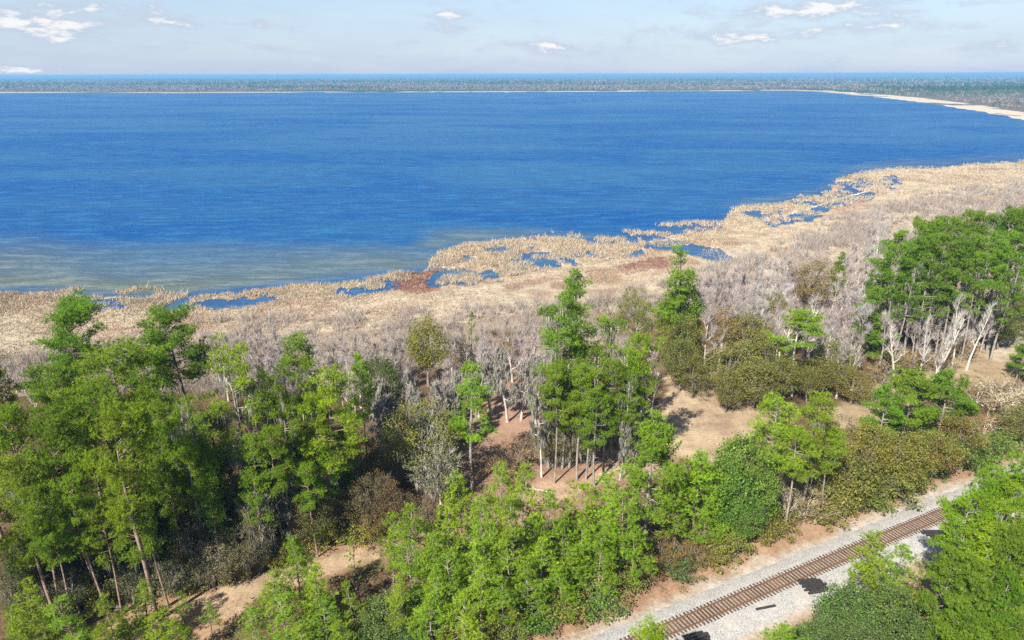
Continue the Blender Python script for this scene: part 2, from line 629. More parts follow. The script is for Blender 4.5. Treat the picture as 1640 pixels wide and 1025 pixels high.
# ------------------------------------------------------------------ the lake
def sheet(name, xs, ys, z, tint_fn, mat, kind):
    A, B = np.meshgrid(xs, ys)
    x, y = A.ravel(), B.ravel()
    acc = Acc()
    i = np.arange(len(x)).reshape(len(ys), len(xs))
    q = np.stack([i[:-1, :-1], i[:-1, 1:], i[1:, 1:], i[1:, :-1]], -1).reshape(-1, 4)
    f = np.concatenate([q[:, [0, 1, 2]], q[:, [0, 2, 3]]])
    acc.add(np.stack([x, y, np.full_like(x, z)], 1), f, tint_fn(x, y))
    return tag(link(name, acc.mesh(name, mat, True)), kind=kind)


def shallow(x, y):
    u, v, d = project(x, y)
    s = np.interp(u, *zip(*NEAR_SHORE))
    reach = np.interp(u, [0, 300, 600, 760, 900, 1640], [100, 95, 60, 30, 16, 14])
    k = np.clip(1 - (s - v) / reach, 0, 1) ** .75
    k = np.where(v > s, 0.22, k * np.clip((s - v) / 16.0, .1, 1.0))
    return (k * (.6 + .8 * fbm(x / 60, y / 18, 61))).astype(np.float32)


m, t, out = new_mat('lake_water')
g = t.nodes.new('ShaderNodeNewGeometry')
mp = t.nodes.new('ShaderNodeMapping')
mp.inputs['Rotation'].default_value = (0, 0, math.radians(-12))
mp.inputs['Scale'].default_value = (1.0, 3.4, 1.0)
t.links.new(g.outputs['Position'], mp.inputs['Vector'])
wv = mp.outputs[0]
w1 = noise(t, wv, .06, 8, .6, .3)            # chop at every size from swell to ripple
w2 = noise(t, wv, .55, 5, .6, .2)
mp2 = t.nodes.new('ShaderNodeMapping')
mp2.inputs['Rotation'].default_value = (0, 0, math.radians(9))
mp2.inputs['Scale'].default_value = (.0035, .0085, 1.0)
t.links.new(g.outputs['Position'], mp2.inputs['Vector'])
gust = noise(t, mp2.outputs[0], 1.0, 6, .62, .8)
h = math_node(t, 'ADD', math_node(t, 'MULTIPLY', w1, 2.2), math_node(t, 'MULTIPLY', w2, .35))
sh = attr(t, 'var')
deep = mixc(t, maprange(t, gust, .38, .64), (.0004, .045, .165), (.008, .066, .165))
crest = maprange(t, math_node(t, 'ADD', math_node(t, 'MULTIPLY', w1, .6), math_node(t, 'MULTIPLY', w2, .4)), .46, .62, 0, .7)  # paler crests: foam, and reflections off wave facets, put into the water colour
deep = mixc(t, crest, deep, (.018, .105, .225))
shal = mixc(t, crest, (.075, .095, .07), (.17, .18, .135))
c = mixc(t, sh, deep, shal)
nrm = bump(t, h, .75, 1.0)
df = t.nodes.new('ShaderNodeBsdfDiffuse')
t.links.new(c, df.inputs['Color'])
t.links.new(nrm, df.inputs['Normal'])
gl = t.nodes.new('ShaderNodeBsdfGlossy')
gl.inputs['Roughness'].default_value = .22
t.links.new(nrm, gl.inputs['Normal'])
fr = t.nodes.new('ShaderNodeFresnel')
fr.inputs['IOR'].default_value = 1.33
t.links.new(nrm, fr.inputs['Normal'])
mx = t.nodes.new('ShaderNodeMixShader')
t.links.new(math_node(t, 'MULTIPLY', fr.outputs[0], maprange(t, gust, .3, .7, .22, .42)), mx.inputs[0])
t.links.new(df.outputs[0], mx.inputs[1])
t.links.new(gl.outputs[0], mx.inputs[2])
t.links.new(mx.outputs[0], out.inputs['Surface'])
lx = np.concatenate([-geo(300, 6000, 1.2, 20)[::-1], np.arange(-290, 500, 10.0), geo(500, 6000, 1.2, 20)])
ly = np.concatenate([np.arange(120, 500, 6.0), geo(500, 6000, 1.15, 15)])
sheet('lake_water', lx, ly, LAKE_Z + .15, shallow, m, 'structure')

# the low pale bar that runs along the flooded reeds
bar_px = [(1040, 385), (1075, 380), (1120, 372), (1165, 362), (1215, 352), (1262, 341), (1300, 330), (1345, 316), (1402, 301)]
bp = np.array([ground(*p) for p in bar_px])
bs = np.linspace(0, len(bp) - 1, 160)
bc = np.stack([np.interp(bs, np.arange(len(bp)), bp[:, 0]), np.interp(bs, np.arange(len(bp)), bp[:, 1])], 1)
rr_ = np.random.default_rng(8)
bc += rr_.normal(0, .25, bc.shape)
bt = np.gradient(bc, axis=0)
bn = np.stack([-bt[:, 1], bt[:, 0]], 1) / np.linalg.norm(bt, axis=1)[:, None]
acc = Acc()
wd = rr_.uniform(.35, 1.3, len(bc))[:, None]
vs_ = [np.concatenate([bc + bn * wd * k_, np.full((len(bc), 1), z_)], 1) for k_, z_ in ((-1, LAKE_Z), (-.5, LAKE_Z + .32), (.5, LAKE_Z + .32), (1, LAKE_Z))]
V4 = np.stack(vs_, 1).reshape(-1, 3)
fb = []
for i in range(len(bc) - 1):
    for j in range(3):
        p = i * 4 + j
        fb += [(p, p + 1, p + 4), (p + 1, p + 5, p + 4)]
m, t, out = new_mat('bar_sand')
g = t.nodes.new('ShaderNodeNewGeometry')
nb_ = noise(t, g.outputs['Position'], .6, 4, .6)
principled(t, out, mixc(t, maprange(t, nb_, .35, .65), (.22, .18, .13), (.52, .48, .42)), .9, .1)
acc.add(V4, fb, .5)
tag(link('sandbar', acc.mesh('sandbar', m, True)), kind='structure')

# ------------------------------------------------------------------ the railway
def tp(s, d, z):
    """place along the line s, across it d"""
    p = T0 + s * TD + d * TN
    return (p[0], p[1], z)


S0, S1 = -26.0, 118.0
m, t, out = new_mat('ballast_gravel')
g = t.nodes.new('ShaderNodeNewGeometry')
vo = t.nodes.new('ShaderNodeTexVoronoi')
vo.inputs['Scale'].default_value = 13.0
t.links.new(g.outputs['Position'], vo.inputs['Vector'])
n_a = noise(t, g.outputs['Position'], .5, 5, .6)
n_b = noise(t, g.outputs['Position'], 5.0, 4, .7)
stone = mixc(t, maprange(t, vo.outputs['Color'], .15, .85), (.18, .175, .165), (.39, .38, .36))
stone = mixc(t, maprange(t, n_a, .4, .68, 0, .5), stone, (.38, .335, .28))
stone = mixc(t, maprange(t, n_b, .55, .75, 0, .4), stone, (.20, .195, .18))
stone = mixc(t, attr(t, 'var'), stone, mixc(t, maprange(t, n_b, .3, .7), (.16, .11, .078), (.31, .225, .16)))
principled(t, out, stone, .95, .1, bump(t, vo.outputs['Distance'], .9, .06))
acc = Acc()
prof = [(-4.3, -.17, 0), (-3.6, -.02, 0), (-2.4, .13, 0), (-1.45, .17, 0), (-1.0, .17, .25), (-.74, .155, .95), (0, .15, .95), (.74, .155, .95), (1.0, .17, .25), (1.4, .17, 0), (2.2, .10, 0), (3.0, -.06, 0), (3.5, -.2, 0)]
ss = np.arange(S0, S1 + .1, .5)
rb = np.random.default_rng(5)
pv, cv = [], []
for s_ in ss:
    for (d, z, k) in prof:
        e = rb.uniform(-.35, .35) if abs(d) > 3 else rb.uniform(-.04, .04)
        pv.append(tp(s_ + rb.uniform(-.1, .1), d + e, z + rb.uniform(-.02, .02)))
        cv.append(k)
k = len(prof)
fv = []
for i in range(len(ss) - 1):
    for j in range(k - 1):
        p = i * k + j
        fv += [(p, p + k, p + 1), (p + 1, p + k, p + k + 1)]
acc.add(pv, fv, np.array(cv))
tag(link('ballast_bed', acc.mesh('ballast_bed', m, True)), kind='structure')

m, t, out = new_mat('weathered_sleeper')
g = t.nodes.new('ShaderNodeNewGeometry')
oi = t.nodes.new('ShaderNodeObjectInfo')
n_b = noise(t, g.outputs['Position'], 7.0, 4, .7)
c = mixc(t, oi.outputs['Random'], (.03, .024, .02), (.085, .063, .048))
c = mixc(t, maprange(t, n_b, .5, .75, 0, .6), c, (.13, .10, .075))
principled(t, out, c, .9, .1, bump(t, n_b, .5, .02))
MAT_SLEEPER = m
m, t, out = new_mat('creosoted_timber')
g = t.nodes.new('ShaderNodeNewGeometry')
n_b = noise(t, g.outputs['Position'], 6.0, 4, .7)
c = mixc(t, maprange(t, n_b, .35, .7), (.012, .011, .012), (.05, .045, .045))
principled(t, out, c, .7, .25, bump(t, n_b, .5, .02))
MAT_CREO = m
m, t, out = new_mat('rusty_rail')
g = t.nodes.new('ShaderNodeNewGeometry')
n_b = noise(t, g.outputs['Position'], 3.0, 4, .7)
c = mixc(t, maprange(t, n_b, .3, .7), (.085, .042, .026), (.16, .085, .05))
principled(t, out, c, .55, .4)
MAT_RAIL = m


def prism(acc, sect, s0, s1, step, fn):
    """a section (list of d,z) swept along s"""
    st = np.append(np.arange(s0, s1, step), s1)
    n = len(sect)
    v = [fn(s_, d, z) for s_ in st for d, z in sect]
    f = []
    for i in range(len(st) - 1):
        for j in range(n):
            a, b = i * n + j, i * n + (j + 1) % n
            f += [(a, b, a + n), (b, b + n, a + n)]
    for j in range(1, n - 1):
        f += [(0, j + 1, j)]
        e = (len(st) - 1) * n
        f += [(e, e + j, e + j + 1)]
    acc.add(v, f, .5)


def beam_mesh(name, L, W, Hh, mat, bev=.015):
    """squared timber with chamfered edges, along x, origin under the middle"""
    acc = Acc()
    sect = [(-W / 2 + bev, 0), (W / 2 - bev, 0), (W / 2, bev), (W / 2, Hh - bev), (W / 2 - bev, Hh), (-W / 2 + bev, Hh), (-W / 2, Hh - bev), (-W / 2, bev)]
    prism(acc, sect, -L / 2, L / 2, L / 3.0, lambda s_, d, z: (s_, d, z))
    return acc.mesh(name, mat)


track = bpy.data.objects.new('railway_track', None)
COL.objects.link(track)
tag(track, 'rusty single railway track on pale grey ballast across the lower right', 'railway')
for sgn in (-1, 1):
    acc = Acc()
    o = sgn * .752
    sect = [(o - .07, .20), (o + .07, .20), (o + .065, .215), (o + .012, .24), (o + .012, .315), (o + .036, .325), (o + .036, .355), (o - .036, .355), (o - .036, .325), (o - .012, .315), (o - .012, .24), (o - .065, .215)]
    prism(acc, sect, S0, S1, 4.0, tp)
    link('rail', acc.mesh('rail', MAT_RAIL), track)
sl_me = beam_mesh('sleeper', 2.62, .235, .19, MAT_SLEEPER)
pl = Acc()
prism(pl, [(-.09, 0), (.09, 0), (.09, .014), (-.09, .014)], -.17, .17, .4, lambda s_, d, z: (s_, d, z))
pl_me = pl.mesh('tie_plate', MAT_RAIL)
rs = random.Random(4)
s_ = S0 + .3
nsl = 0
while s_ < S1 - .2 and nsl < 275:
    sl = link('sleeper', sl_me, track)
    p = tp(s_, rs.uniform(-.06, .06), .012 + rs.uniform(-.012, .006))
    sl.location = p
    sl.rotation_euler = (0, 0, TA + math.pi / 2 + rs.uniform(-.025, .025))
    nsl += 1
    s_ += .525 + rs.uniform(-.03, .03)

# timbers lying beside the line
NTH = ['first', 'second', 'third', 'fourth', 'fifth', 'sixth', 'seventh', 'eighth', 'ninth']
tim_me = beam_mesh('timber', 2.6, .24, .2, MAT_CREO)


def timber(u, v, rot, z, label, group=None, du=0):
    x, y = ground(u, v)
    o = link('railway_sleeper', tim_me)
    o.location = (x, y, z)
    o.rotation_euler = (0, 0, rot)
    return tag(o, label, 'sleeper', group)


timber(1226, 975, math.radians(14), .115, 'single black timber sleeper lying alone on the pale gravel')
for (cu, cv, n, rot, word) in [(1301, 940, 9, 10, 'in the larger pile by the young pine'), (1497, 858, 7, 3, 'in the pile shaded by big pines'),
                               (1118, 1024, 6, 14, 'in the pile at the bottom edge')]:
    c0 = ground(cu, cv)
    a = math.radians(rot)
    for layer in range(2):
        for i in range(n - 4 * layer):
            off = (i - (n - 1 - 4 * layer) / 2) * (.275 + .05 * layer)
            slip = rs.uniform(-.5, .5)
            o = link('railway_sleeper', tim_me)
            o.location = (c0[0] - math.sin(a) * off + math.cos(a) * slip, c0[1] + math.cos(a) * off + math.sin(a) * slip, (.10 if cu < 1450 else .09) + .205 * layer)
            o.rotation_euler = (0, 0, a + rs.uniform(-.09, .09) * (1 + layer))
            tag(o, 'black creosoted sleeper ' + word + ', ' + ('upper' if layer else 'lower') + ' layer, ' + NTH[i] + ' from front', 'sleeper', 'stacked black sleepers ' + word)

# ------------------------------------------------------------------ trees: one of each shape
def unit(v):
    return v / (np.linalg.norm(v) + 1e-9)


def bend_trunk(rng, h, lean=.03, k=9, wob=.012):
    z = np.linspace(0, 1, k)
    ph, a = rng.uniform(0, 6.28), rng.uniform(0, 6.28)
    x = h * (lean * math.cos(a) * z ** 1.5 + wob * np.sin(z * 5 + ph))
    y = h * (lean * math.sin(a) * z ** 1.5 + wob * np.cos(z * 4.2 + ph))
    return np.stack([x - x[0], y - y[0], z * h], 1)


def at_h(tr, z):
    return np.array([np.interp(z, tr[:, 2], tr[:, 0]), np.interp(z, tr[:, 2], tr[:, 1]), z])


def tufts(acc, rng, cen, n_blade, length, width, upbias=.35, var0=.5):
    """needle tufts: bursts of thin blades"""
    n = len(cen)
    d = rng.normal(size=(n, n_blade, 3))
    d /= np.linalg.norm(d, axis=2)[:, :, None]
    d[:, :, 2] += upbias
    d *= (length * rng.uniform(.7, 1.25, (n, n_blade)))[:, :, None]
    base = np.repeat(cen[:, None], n_blade, 1) - d * .12
    var = np.clip(var0 + rng.normal(0, .16, n), 0, 1)
    acc.blades(base.reshape(-1, 3), d.reshape(-1, 3), width, np.repeat(var, n_blade), rng=rng)


def pine(seed, h=25.0, cb=.55, W=4.6, shape='round', dens=1.0, blade=.06, moss=0.0, r0=.27, puff=1.0, stubs=5):
    rng = np.random.default_rng(seed)
    tk, cr, ms = Acc(), Acc(), Acc()
    tr = bend_trunk(rng, h, rng.uniform(.0, .05))
    tk.tube(tr, np.interp(np.linspace(0, 1, len(tr)), [0, .05, .6, 1], [r0 * 1.25, r0, r0 * .68, .035]), 7)
    z = cb * h
    for _ in range(stubs):                                   # dead lower branches
        zz, a = rng.uniform(cb * .45, cb) * h, rng.uniform(0, 6.28)
        p = at_h(tr, zz)
        d = np.array([math.cos(a), math.sin(a), .1]) * rng.uniform(.6, 2.2)
        tk.tube([p, p + d * .5 + [0, 0, .1], p + d], [.05, .035, .012], 4)
    cen = []
    while z < h * .985:
        t_ = (z - cb * h) / (h - cb * h)
        if shape == 'round':
            L = W * (.30 + .70 * math.sin(math.pi * min(1, .18 + t_ * .86)) ** .8)
        elif shape == 'flat':
            L = W * (.35 + .75 * t_ if t_ < .75 else .95 * (1 - (t_ - .75) / .25 * .75))
        elif shape == 'cone':
            L = W * (1 - t_) ** .75 * (.8 + .25 * math.sin(z * 3)) + .25
        else:                                                 # loose, tiered
            L = W * (.45 + .55 * abs(math.sin(t_ * 7 + seed))) * (1 - .5 * t_)
        for _ in range(int(rng.integers(2, 5)) if L > 1.2 else 3):
            if rng.random() < .12:
                continue
            a, ll = rng.uniform(0, 6.28), L * rng.uniform(.62, 1.15)
            el = np.interp(t_, [0, .5, 1], [-.05, .25, .9]) + rng.uniform(-.18, .22)
            d = np.array([math.cos(a) * math.cos(el), math.sin(a) * math.cos(el), math.sin(el)])
            p0 = at_h(tr, z + rng.uniform(-.25, .25))
            p1 = p0 + d * ll * .55 + [0, 0, -.02 * ll]
            p2 = p0 + d * ll + [0, 0, .12 * ll]
            tk.tube([p0, p1, p2], [.012 * ll + .025, .008 * ll + .015, .01], 4)
            npf = max(1, int(round(ll / .85 * dens)))
            for q in range(npf):
                f_ = 1 - q * .62 / npf * rng.uniform(.7, 1.1)
                c = p0 + d * ll * f_ + [0, 0, .12 * ll * f_ ** 2] + rng.normal(0, .28 * min(1, ll / 2.5), 3)
                cen.append((c, puff * rng.uniform(.7, 1.25) * (.6 + .4 * min(1, ll / 2.0))))
            if moss and rng.random() < moss:
                nm = int(rng.integers(8, 20))
                b = p0 + d * ll * rng.uniform(.3, .95, (nm, 1)) + rng.normal(0, .22, (nm, 3))
                v = np.stack([rng.normal(0, .08, nm), rng.normal(0, .08, nm), -rng.uniform(.5, 2.1, nm)], 1)
                ms.blades(b, v, rng.uniform(.06, .2, nm), np.clip(rng.normal(.5, .2, nm), 0, 1), rng=rng)
        z += rng.uniform(.5, .85) * (.6 + .4 * min(1.0, L / 2.5)) / dens ** .5
    top = tr[-1]
    cen.append((top + [0, 0, -.1], puff * .7))
    for c, r in cen:
        nt_ = max(5, int(13 * (r / .8) ** 1.6))
        o = rng.normal(size=(nt_, 3))
        o /= np.linalg.norm(o, axis=1)[:, None]
        o *= (r * rng.uniform(.35, 1.0, nt_) ** .6)[:, None]
        o[:, 2] = o[:, 2] * .48 + .1
        tufts(cr, rng, c + o, 13, .36 * (r / .8) ** .4, blade, .4, rng.uniform(.25, .75))
    return dict(name='pine', trunk=tk.mesh('pine_trunk', MAT_BARK, True), crown=cr.mesh('pine_crown', MAT_LEAF),
                moss=ms.mesh('pine_moss', MAT_TWIG) if ms.n else None, h=h, w=2 * W)


def branching(rng, h, spread, levels=3, nl=(5, 5, 5), r0=.22, fork=.3, lift=.5, trunk_k=6, lean=.04, up=.5):
    """trunk and limbs; returns tube accumulator, twig ends (pos, dir, size)"""
    tk = Acc()
    tr = bend_trunk(rng, h * .82, lean, trunk_k, .015)
    tk.tube(tr, np.interp(np.linspace(0, 1, len(tr)), [0, .08, 1], [r0 * 1.35, r0, r0 * .22]), 6)
    ends = []

    def grow(p0, d, L, r, lv):
        d = unit(d)
        m_ = p0 + d * L * .5 + rng.normal(0, .06 * L, 3)
        d2 = unit(d + np.array([0, 0, up * .35]) + rng.normal(0, .18, 3))
        p1 = m_ + d2 * L * .5
        tk.tube([p0, m_, p1], [r, r * .72, r * .38], 4 if lv > 0 else 5)
        if lv >= levels - 1:
            ends.append((p0, m_, p1, d2, L))
            return
        for _ in range(nl[min(lv + 1, len(nl) - 1)]):
            f_ = rng.uniform(.35, 1.0)
            q = p0 + (m_ - p0) * f_ * 2 if f_ < .5 else m_ + (p1 - m_) * (f_ - .5) * 2
            s_ = rng.normal(size=3)
            s_[2] = abs(s_[2]) * up + .1
            grow(q, d2 * .75 + unit(s_) * .8, L * rng.uniform(.45, .66), r * .5, lv + 1)
    n0 = nl[0]
    for i in range(n0):
        f_ = fork + (1 - fork) * (i + rng.uniform(.2, .8)) / n0
        a = i * 2.4 + rng.uniform(-.5, .5)
        p = at_h(tr, f_ * h * .82)
        e = np.interp(f_, [fork, 1], [lift, lift + .75])
        grow(p, np.array([math.cos(a) * math.cos(e), math.sin(a) * math.cos(e), math.sin(e)]), spread * rng.uniform(.7, 1.1) * np.interp(f_, [fork, 1], [1, .6]), r0 * .5 * (1.15 - f_ * .6), 0)
    return tk, ends, tr


def oak(seed, h=12.0, W=5.0, leaf=.115, per=48, clump=.8, moss=0.0, low=.16, thin=1.0, r0=.22, nc=190, limbs=34):
    """domed crown: uneven lobes of leaf clumps carried by limbs that fan out from a short trunk"""
    rng = np.random.default_rng(seed)
    tk, cr, ms = Acc(), Acc(), Acc()
    tr = bend_trunk(rng, h * .72, .04, 6, .02)
    tk.tube(tr, np.interp(np.linspace(0, 1, len(tr)), [0, .08, 1], [r0 * 1.4, r0, r0 * .25]), 6)
    zc, rz = h * (low + 1.0) / 2, h * (1 - low) / 2
    lobe = rng.normal(size=(9, 3))
    lobe /= np.linalg.norm(lobe, axis=1)[:, None]
    amp = rng.uniform(-.22, .26, 9)
    d = rng.normal(size=(nc, 3))
    d /= np.linalg.norm(d, axis=1)[:, None]
    rad = 0.86 + (np.clip(d @ lobe.T, 0, 1) ** 3 * amp).sum(1)
    rr = rad * rng.uniform(.30, 1.0, nc) ** .45
    P = d * rr[:, None] * [W - .3, W - .3, rz - .2] + [0, 0, zc]
    P[:, 2] = np.where(P[:, 2] < zc, zc + (P[:, 2] - zc) * .85, P[:, 2])
    for i, p in enumerate(P):
        if i < limbs:
            q = at_h(tr, min(h * .7, max(h * .08, p[2] * rng.uniform(.35, .62))))
            md = q + (p - q) * .5 + rng.normal(0, .18, 3) + [0, 0, -.05 * h]
            if i % 3 == 0 or True:
                L = np.linalg.norm(p - q)
                tk.tube([q, md, p], [r0 * .13 + .012 * L, r0 * .08 + .008 * L, .012], 4)
            if moss and rng.random() < moss:
                nm = int(rng.integers(12, 30))
                b = md + (p - md) * rng.uniform(-.4, 1, (nm, 1)) + rng.normal(0, .25, (nm, 3))
                v = np.stack([rng.normal(0, .08, nm), rng.normal(0, .08, nm), -rng.uniform(.4, 2.0, nm)], 1)
                ms.blades(b, v, rng.uniform(.07, .22, nm), np.clip(rng.normal(.5, .2, nm), 0, 1), rng=rng)
        if rng.random() > thin:
            for _ in range(2):                                  # a bare spray instead of leaves
                n = 7
                v = unit(p - [0, 0, zc * .7]) + rng.normal(0, .5, (n, 3))
                tkp = p + v * rng.uniform(.4, .9, (n, 1))
                for e in tkp[:3]:
                    tk.tube([p - unit(p - [0, 0, zc]) * .5, e], [.018, .006], 3)
            continue
        n = int(per * rng.uniform(.55, 1.35))
        o = rng.normal(size=(n, 3))
        o *= (clump * rng.uniform(.7, 1.3) * .55)
        o[:, 2] *= .7
        cr.leaves(p + o, leaf * rng.uniform(.5, 1.5, n), np.clip(rng.uniform(.25, .75) + rng.normal(0, .17, n), 0, 1), rng)
    return dict(name='oak', trunk=tk.mesh('oak_trunk', MAT_BARK, True), crown=cr.mesh('oak_crown', MAT_LEAF),
                moss=ms.mesh('oak_moss', MAT_TWIG) if ms.n else None, h=h, w=2 * W)


def bare(seed, h=14.0, W=3.6, nl=(11, 5, 4), twigs=13, tw=.03, fork=.25, lift=.85, moss=0.0, r0=.25, lean=.05, tl=.9):
    rng = np.random.default_rng(seed)
    tk, ends, tr = branching(rng, h, W * .7, 3, nl, r0, fork, lift, lean=lean, up=.9)
    cr, ms = Acc(), Acc()
    for (p0, m_, p1, d, L) in ends:
        n = twigs
        b = p0 + (p1 - p0) * rng.uniform(.2, 1.0, (n, 1))
        v = d * .7 + rng.normal(0, .5, (n, 3)) + [0, 0, .35]
        v *= (tl * rng.uniform(.5, 1.2, n))[:, None]
        cr.blades(b, v, tw, np.clip(rng.normal(.5, .18, n), 0, 1), rng=rng)
        if moss and rng.random() < moss:
            nm = int(rng.integers(8, 18))
            b = p0 + (p1 - p0) * rng.uniform(0, 1, (nm, 1)) + rng.normal(0, .15, (nm, 3))
            v = np.stack([rng.normal(0, .06, nm), rng.normal(0, .06, nm), -rng.uniform(.3, 1.3, nm)], 1)
            ms.blades(b, v, rng.uniform(.06, .16, nm), np.clip(rng.normal(.5, .2, nm), 0, 1), rng=rng)
    return dict(name='bare', trunk=tk.mesh('bare_trunk', MAT_BARK, True), crown=cr.mesh('bare_twigs', MAT_TWIG),
                moss=ms.mesh('bare_moss', MAT_TWIG) if ms.n else None, h=h, w=2 * W)


def shrub(seed, h=4.0, W=2.2, leaf=.10, per=50, stems=9, clump=.6, bare_share=0.0):
    rng = np.random.default_rng(seed)
    tk, cr = Acc(), Acc()
    for i in range(stems):
        a = i * 2.4 + rng.uniform(-.4, .4)
        rr = W * rng.uniform(.25, .85)
        p2 = np.array([math.cos(a) * rr, math.sin(a) * rr, h * rng.uniform(.55, .95) * (1 - .35 * rr / W)])
        p1 = p2 * [.35, .35, .5]
        tk.tube([p2 * .03 * [1, 1, 0], p1, p2], [.05, .035, .012], 4)
        for _ in range(7):
            f_ = rng.uniform(.35, 1.0)
            e = p1 + (p2 - p1) * (f_ - .3) / .7 + rng.normal(0, .32 * W, 3) * [1, 1, .6]
            e[2] = np.clip(e[2], .25, h)
            tk.tube([p1 + (p2 - p1) * f_ * .6, e], [.02, .008], 3)
            if rng.random() < bare_share:
                n = 14
                v = unit(e - p1) + rng.normal(0, .5, (n, 3)) + [0, 0, .3]
                cr.blades(np.repeat(e[None], n, 0), v * rng.uniform(.3, .8, (n, 1)), .03, np.clip(rng.normal(.55, .2, n), 0, 1), rng=rng)
                continue
            n = int(per * rng.uniform(.6, 1.3))
            o = rng.normal(size=(n, 3))
            o /= np.linalg.norm(o, axis=1)[:, None]
            o *= (clump * rng.uniform(.8, 1.25) * rng.uniform(.2, 1, n) ** .5)[:, None]
            o[:, 2] *= .7
            q = e + o
            q[:, 2] = np.maximum(q[:, 2], .05)
            cr.leaves(q, leaf * rng.uniform(.6, 1.4, n), np.clip(rng.uniform(.3, .7) + rng.normal(0, .16, n), 0, 1), rng)
    return dict(name='shrub', trunk=tk.mesh('shrub_stems', MAT_BARK, True), crown=cr.mesh('shrub_leaves', MAT_LEAF), moss=None, h=h, w=2 * W)


PROTO = {
    'pine': [pine(101 + i, 25, cb, W, sh, moss=.22 if i % 3 == 1 else 0) for i, (cb, W, sh) in enumerate([(.58, 4.6, 'round'), (.5, 4.2, 'round'), (.62, 5.0, 'round'), (.55, 4.4, 'flat'), (.45, 3.9, 'round'), (.52, 4.8, 'flat')])],
    'flat_pine': [pine(121, 27, .66, 6.4, 'flat', 1.35, puff=1.1), pine(122, 25, .58, 5.4, 'round', 1.3, puff=1.1)],
    'moss_pine': [pine(131, 26, .5, 5.2, 'flat', .75, moss=.55), pine(132, 25, .42, 4.4, 'round', .7, moss=.5), pine(133, 25, .45, 4.6, 'loose', .8, moss=.45)],
    'tall_pine': [pine(141, 31, .52, 4.0, 'loose', .95, moss=.15), pine(142, 26, .45, 3.6, 'loose', .9)],
    'young_pine': [pine(151 + i, 15, cb, W, sh, dn, .06, r0=.12, puff=.85, stubs=6) for i, (cb, W, dn, sh) in enumerate([(.26, 3.0, 1.05, 'cone'), (.4, 2.6, .95, 'cone'), (.3, 2.8, .9, 'loose'), (.36, 3.3, 1.05, 'cone'), (.2, 2.3, 1.05, 'cone'), (.42, 2.9, .95, 'cone'), (.32, 2.5, .95, 'cone')])],
    'full_pine': [pine(161, 20, .36, 4.2, 'cone', 1.15, .065, r0=.2, puff=1.0, stubs=6)],
    'sapling_pine': [pine(171, 9, .5, 1.1, 'cone', .8, .06, r0=.06, puff=.35, stubs=2), pine(172, 8, .35, 1.3, 'cone', .9, .07, r0=.07, puff=.4, stubs=1)],
    'lush_pine': [pine(181, 16, .12, 4.2, 'cone', 1.3, .07, r0=.2, puff=1.0, stubs=0), pine(182, 16, .2, 4.4, 'round', 1.15, .07, r0=.2, puff=1.0, stubs=1)],
    'oak': [oak(201 + i, 12, 4.6, low=lw, nc=n) for i, (lw, n) in enumerate([(.18, 200), (.08, 190), (.28, 180), (.12, 210)])],
    'moss_oak': [oak(221, 13, 6.0, .115, 44, .8, .3, .2, .88, .28, 250, 60), oak(222, 12, 4.6, .115, 36, .75, .9, .22, .6, .22, 190, 55), oak(223, 11, 4.4, .115, 38, .7, .7, .12, .8, .2, 200, 45)],
    'bare': [bare(301 + i, 13, W, nl, lift=lf) for i, (W, nl, lf) in enumerate([(4.0, (9, 5, 4), .6), (3.4, (10, 4, 4), .5), (4.4, (8, 6, 4), .7), (3.0, (11, 4, 4), .45), (3.8, (8, 5, 4), .8), (4.2, (7, 6, 4), .65)])],
    'white_bare': [bare(321, 15, 4.0, (7, 5, 4), 6, .02, .3, .75, r0=.26, lean=.10), bare(322, 15, 3.4, (7, 5, 3), 7, .02, .35, .85, r0=.24, lean=.2), bare(323, 16, 4.8, (6, 6, 4), 7, .02, .25, .65, r0=.28)],
    'moss_bare': [bare(331, 15, 2.4, (18, 3, 3), 5, .035, .3, .05, 1.0, .17), bare(332, 15, 2.0, (18, 3, 3), 5, .035, .35, .1, 1.0, .15), bare(333, 17, 2.6, (18, 3, 3), 5, .035, .4, .0, .95, .18)],
    'shrub': [shrub(401 + i, 4, 2.2) for i in range(4)],
    'twiggy_shrub': [shrub(411 + i, 4, 2.2, .1, 16, 8, .5, .6) for i in range(3)],
    'broadleaf': [oak(421, 10, 4.6, .13, 60, .75, 0, .04, 1.0, .2, 240, 24), oak(422, 10, 4.8, .13, 60, .75, 0, .02, .97, .2, 250, 28)],
}
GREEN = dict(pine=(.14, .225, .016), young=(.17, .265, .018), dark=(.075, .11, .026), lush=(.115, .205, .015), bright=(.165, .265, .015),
             olive=(.15, .155, .042), yolive=(.165, .175, .038), rust=(.185, .13, .052), brown=(.15, .115, .062), tan=(.235, .185, .11),
             greygreen=(.13, .135, .072), broad=(.085, .135, .04), shrubg=(.10, .17, .03), grey=(.375, .34, .31), lilac=(.37, .32, .29), white=(.46, .44, .415))
BARKS = dict(pine=(.20, .15, .12), grey=(.21, .19, .17), white=(.40, .375, .34), oak=(.15, .13, .11), dark=(.09, .072, .058), lilac=(.22, .19, .18))
MOSSC = (.27, .265, .225)
NAMES = {'pine': 'pine_tree', 'flat_pine': 'pine_tree', 'moss_pine': 'pine_tree', 'tall_pine': 'pine_tree', 'young_pine': 'young_pine', 'full_pine': 'pine_tree', 'sapling_pine': 'pine_sapling',
         'lush_pine': 'pine_tree', 'oak': 'oak_tree', 'moss_oak': 'oak_tree', 'bare': 'bare_tree', 'white_bare': 'bare_tree', 'moss_bare': 'bare_tree', 'shrub': 'shrub',
         'twiggy_shrub': 'shrub', 'broadleaf': 'evergreen_tree'}
CATS = {'shrub': 'shrub'}
rt = random.Random(77)
PLACED = []


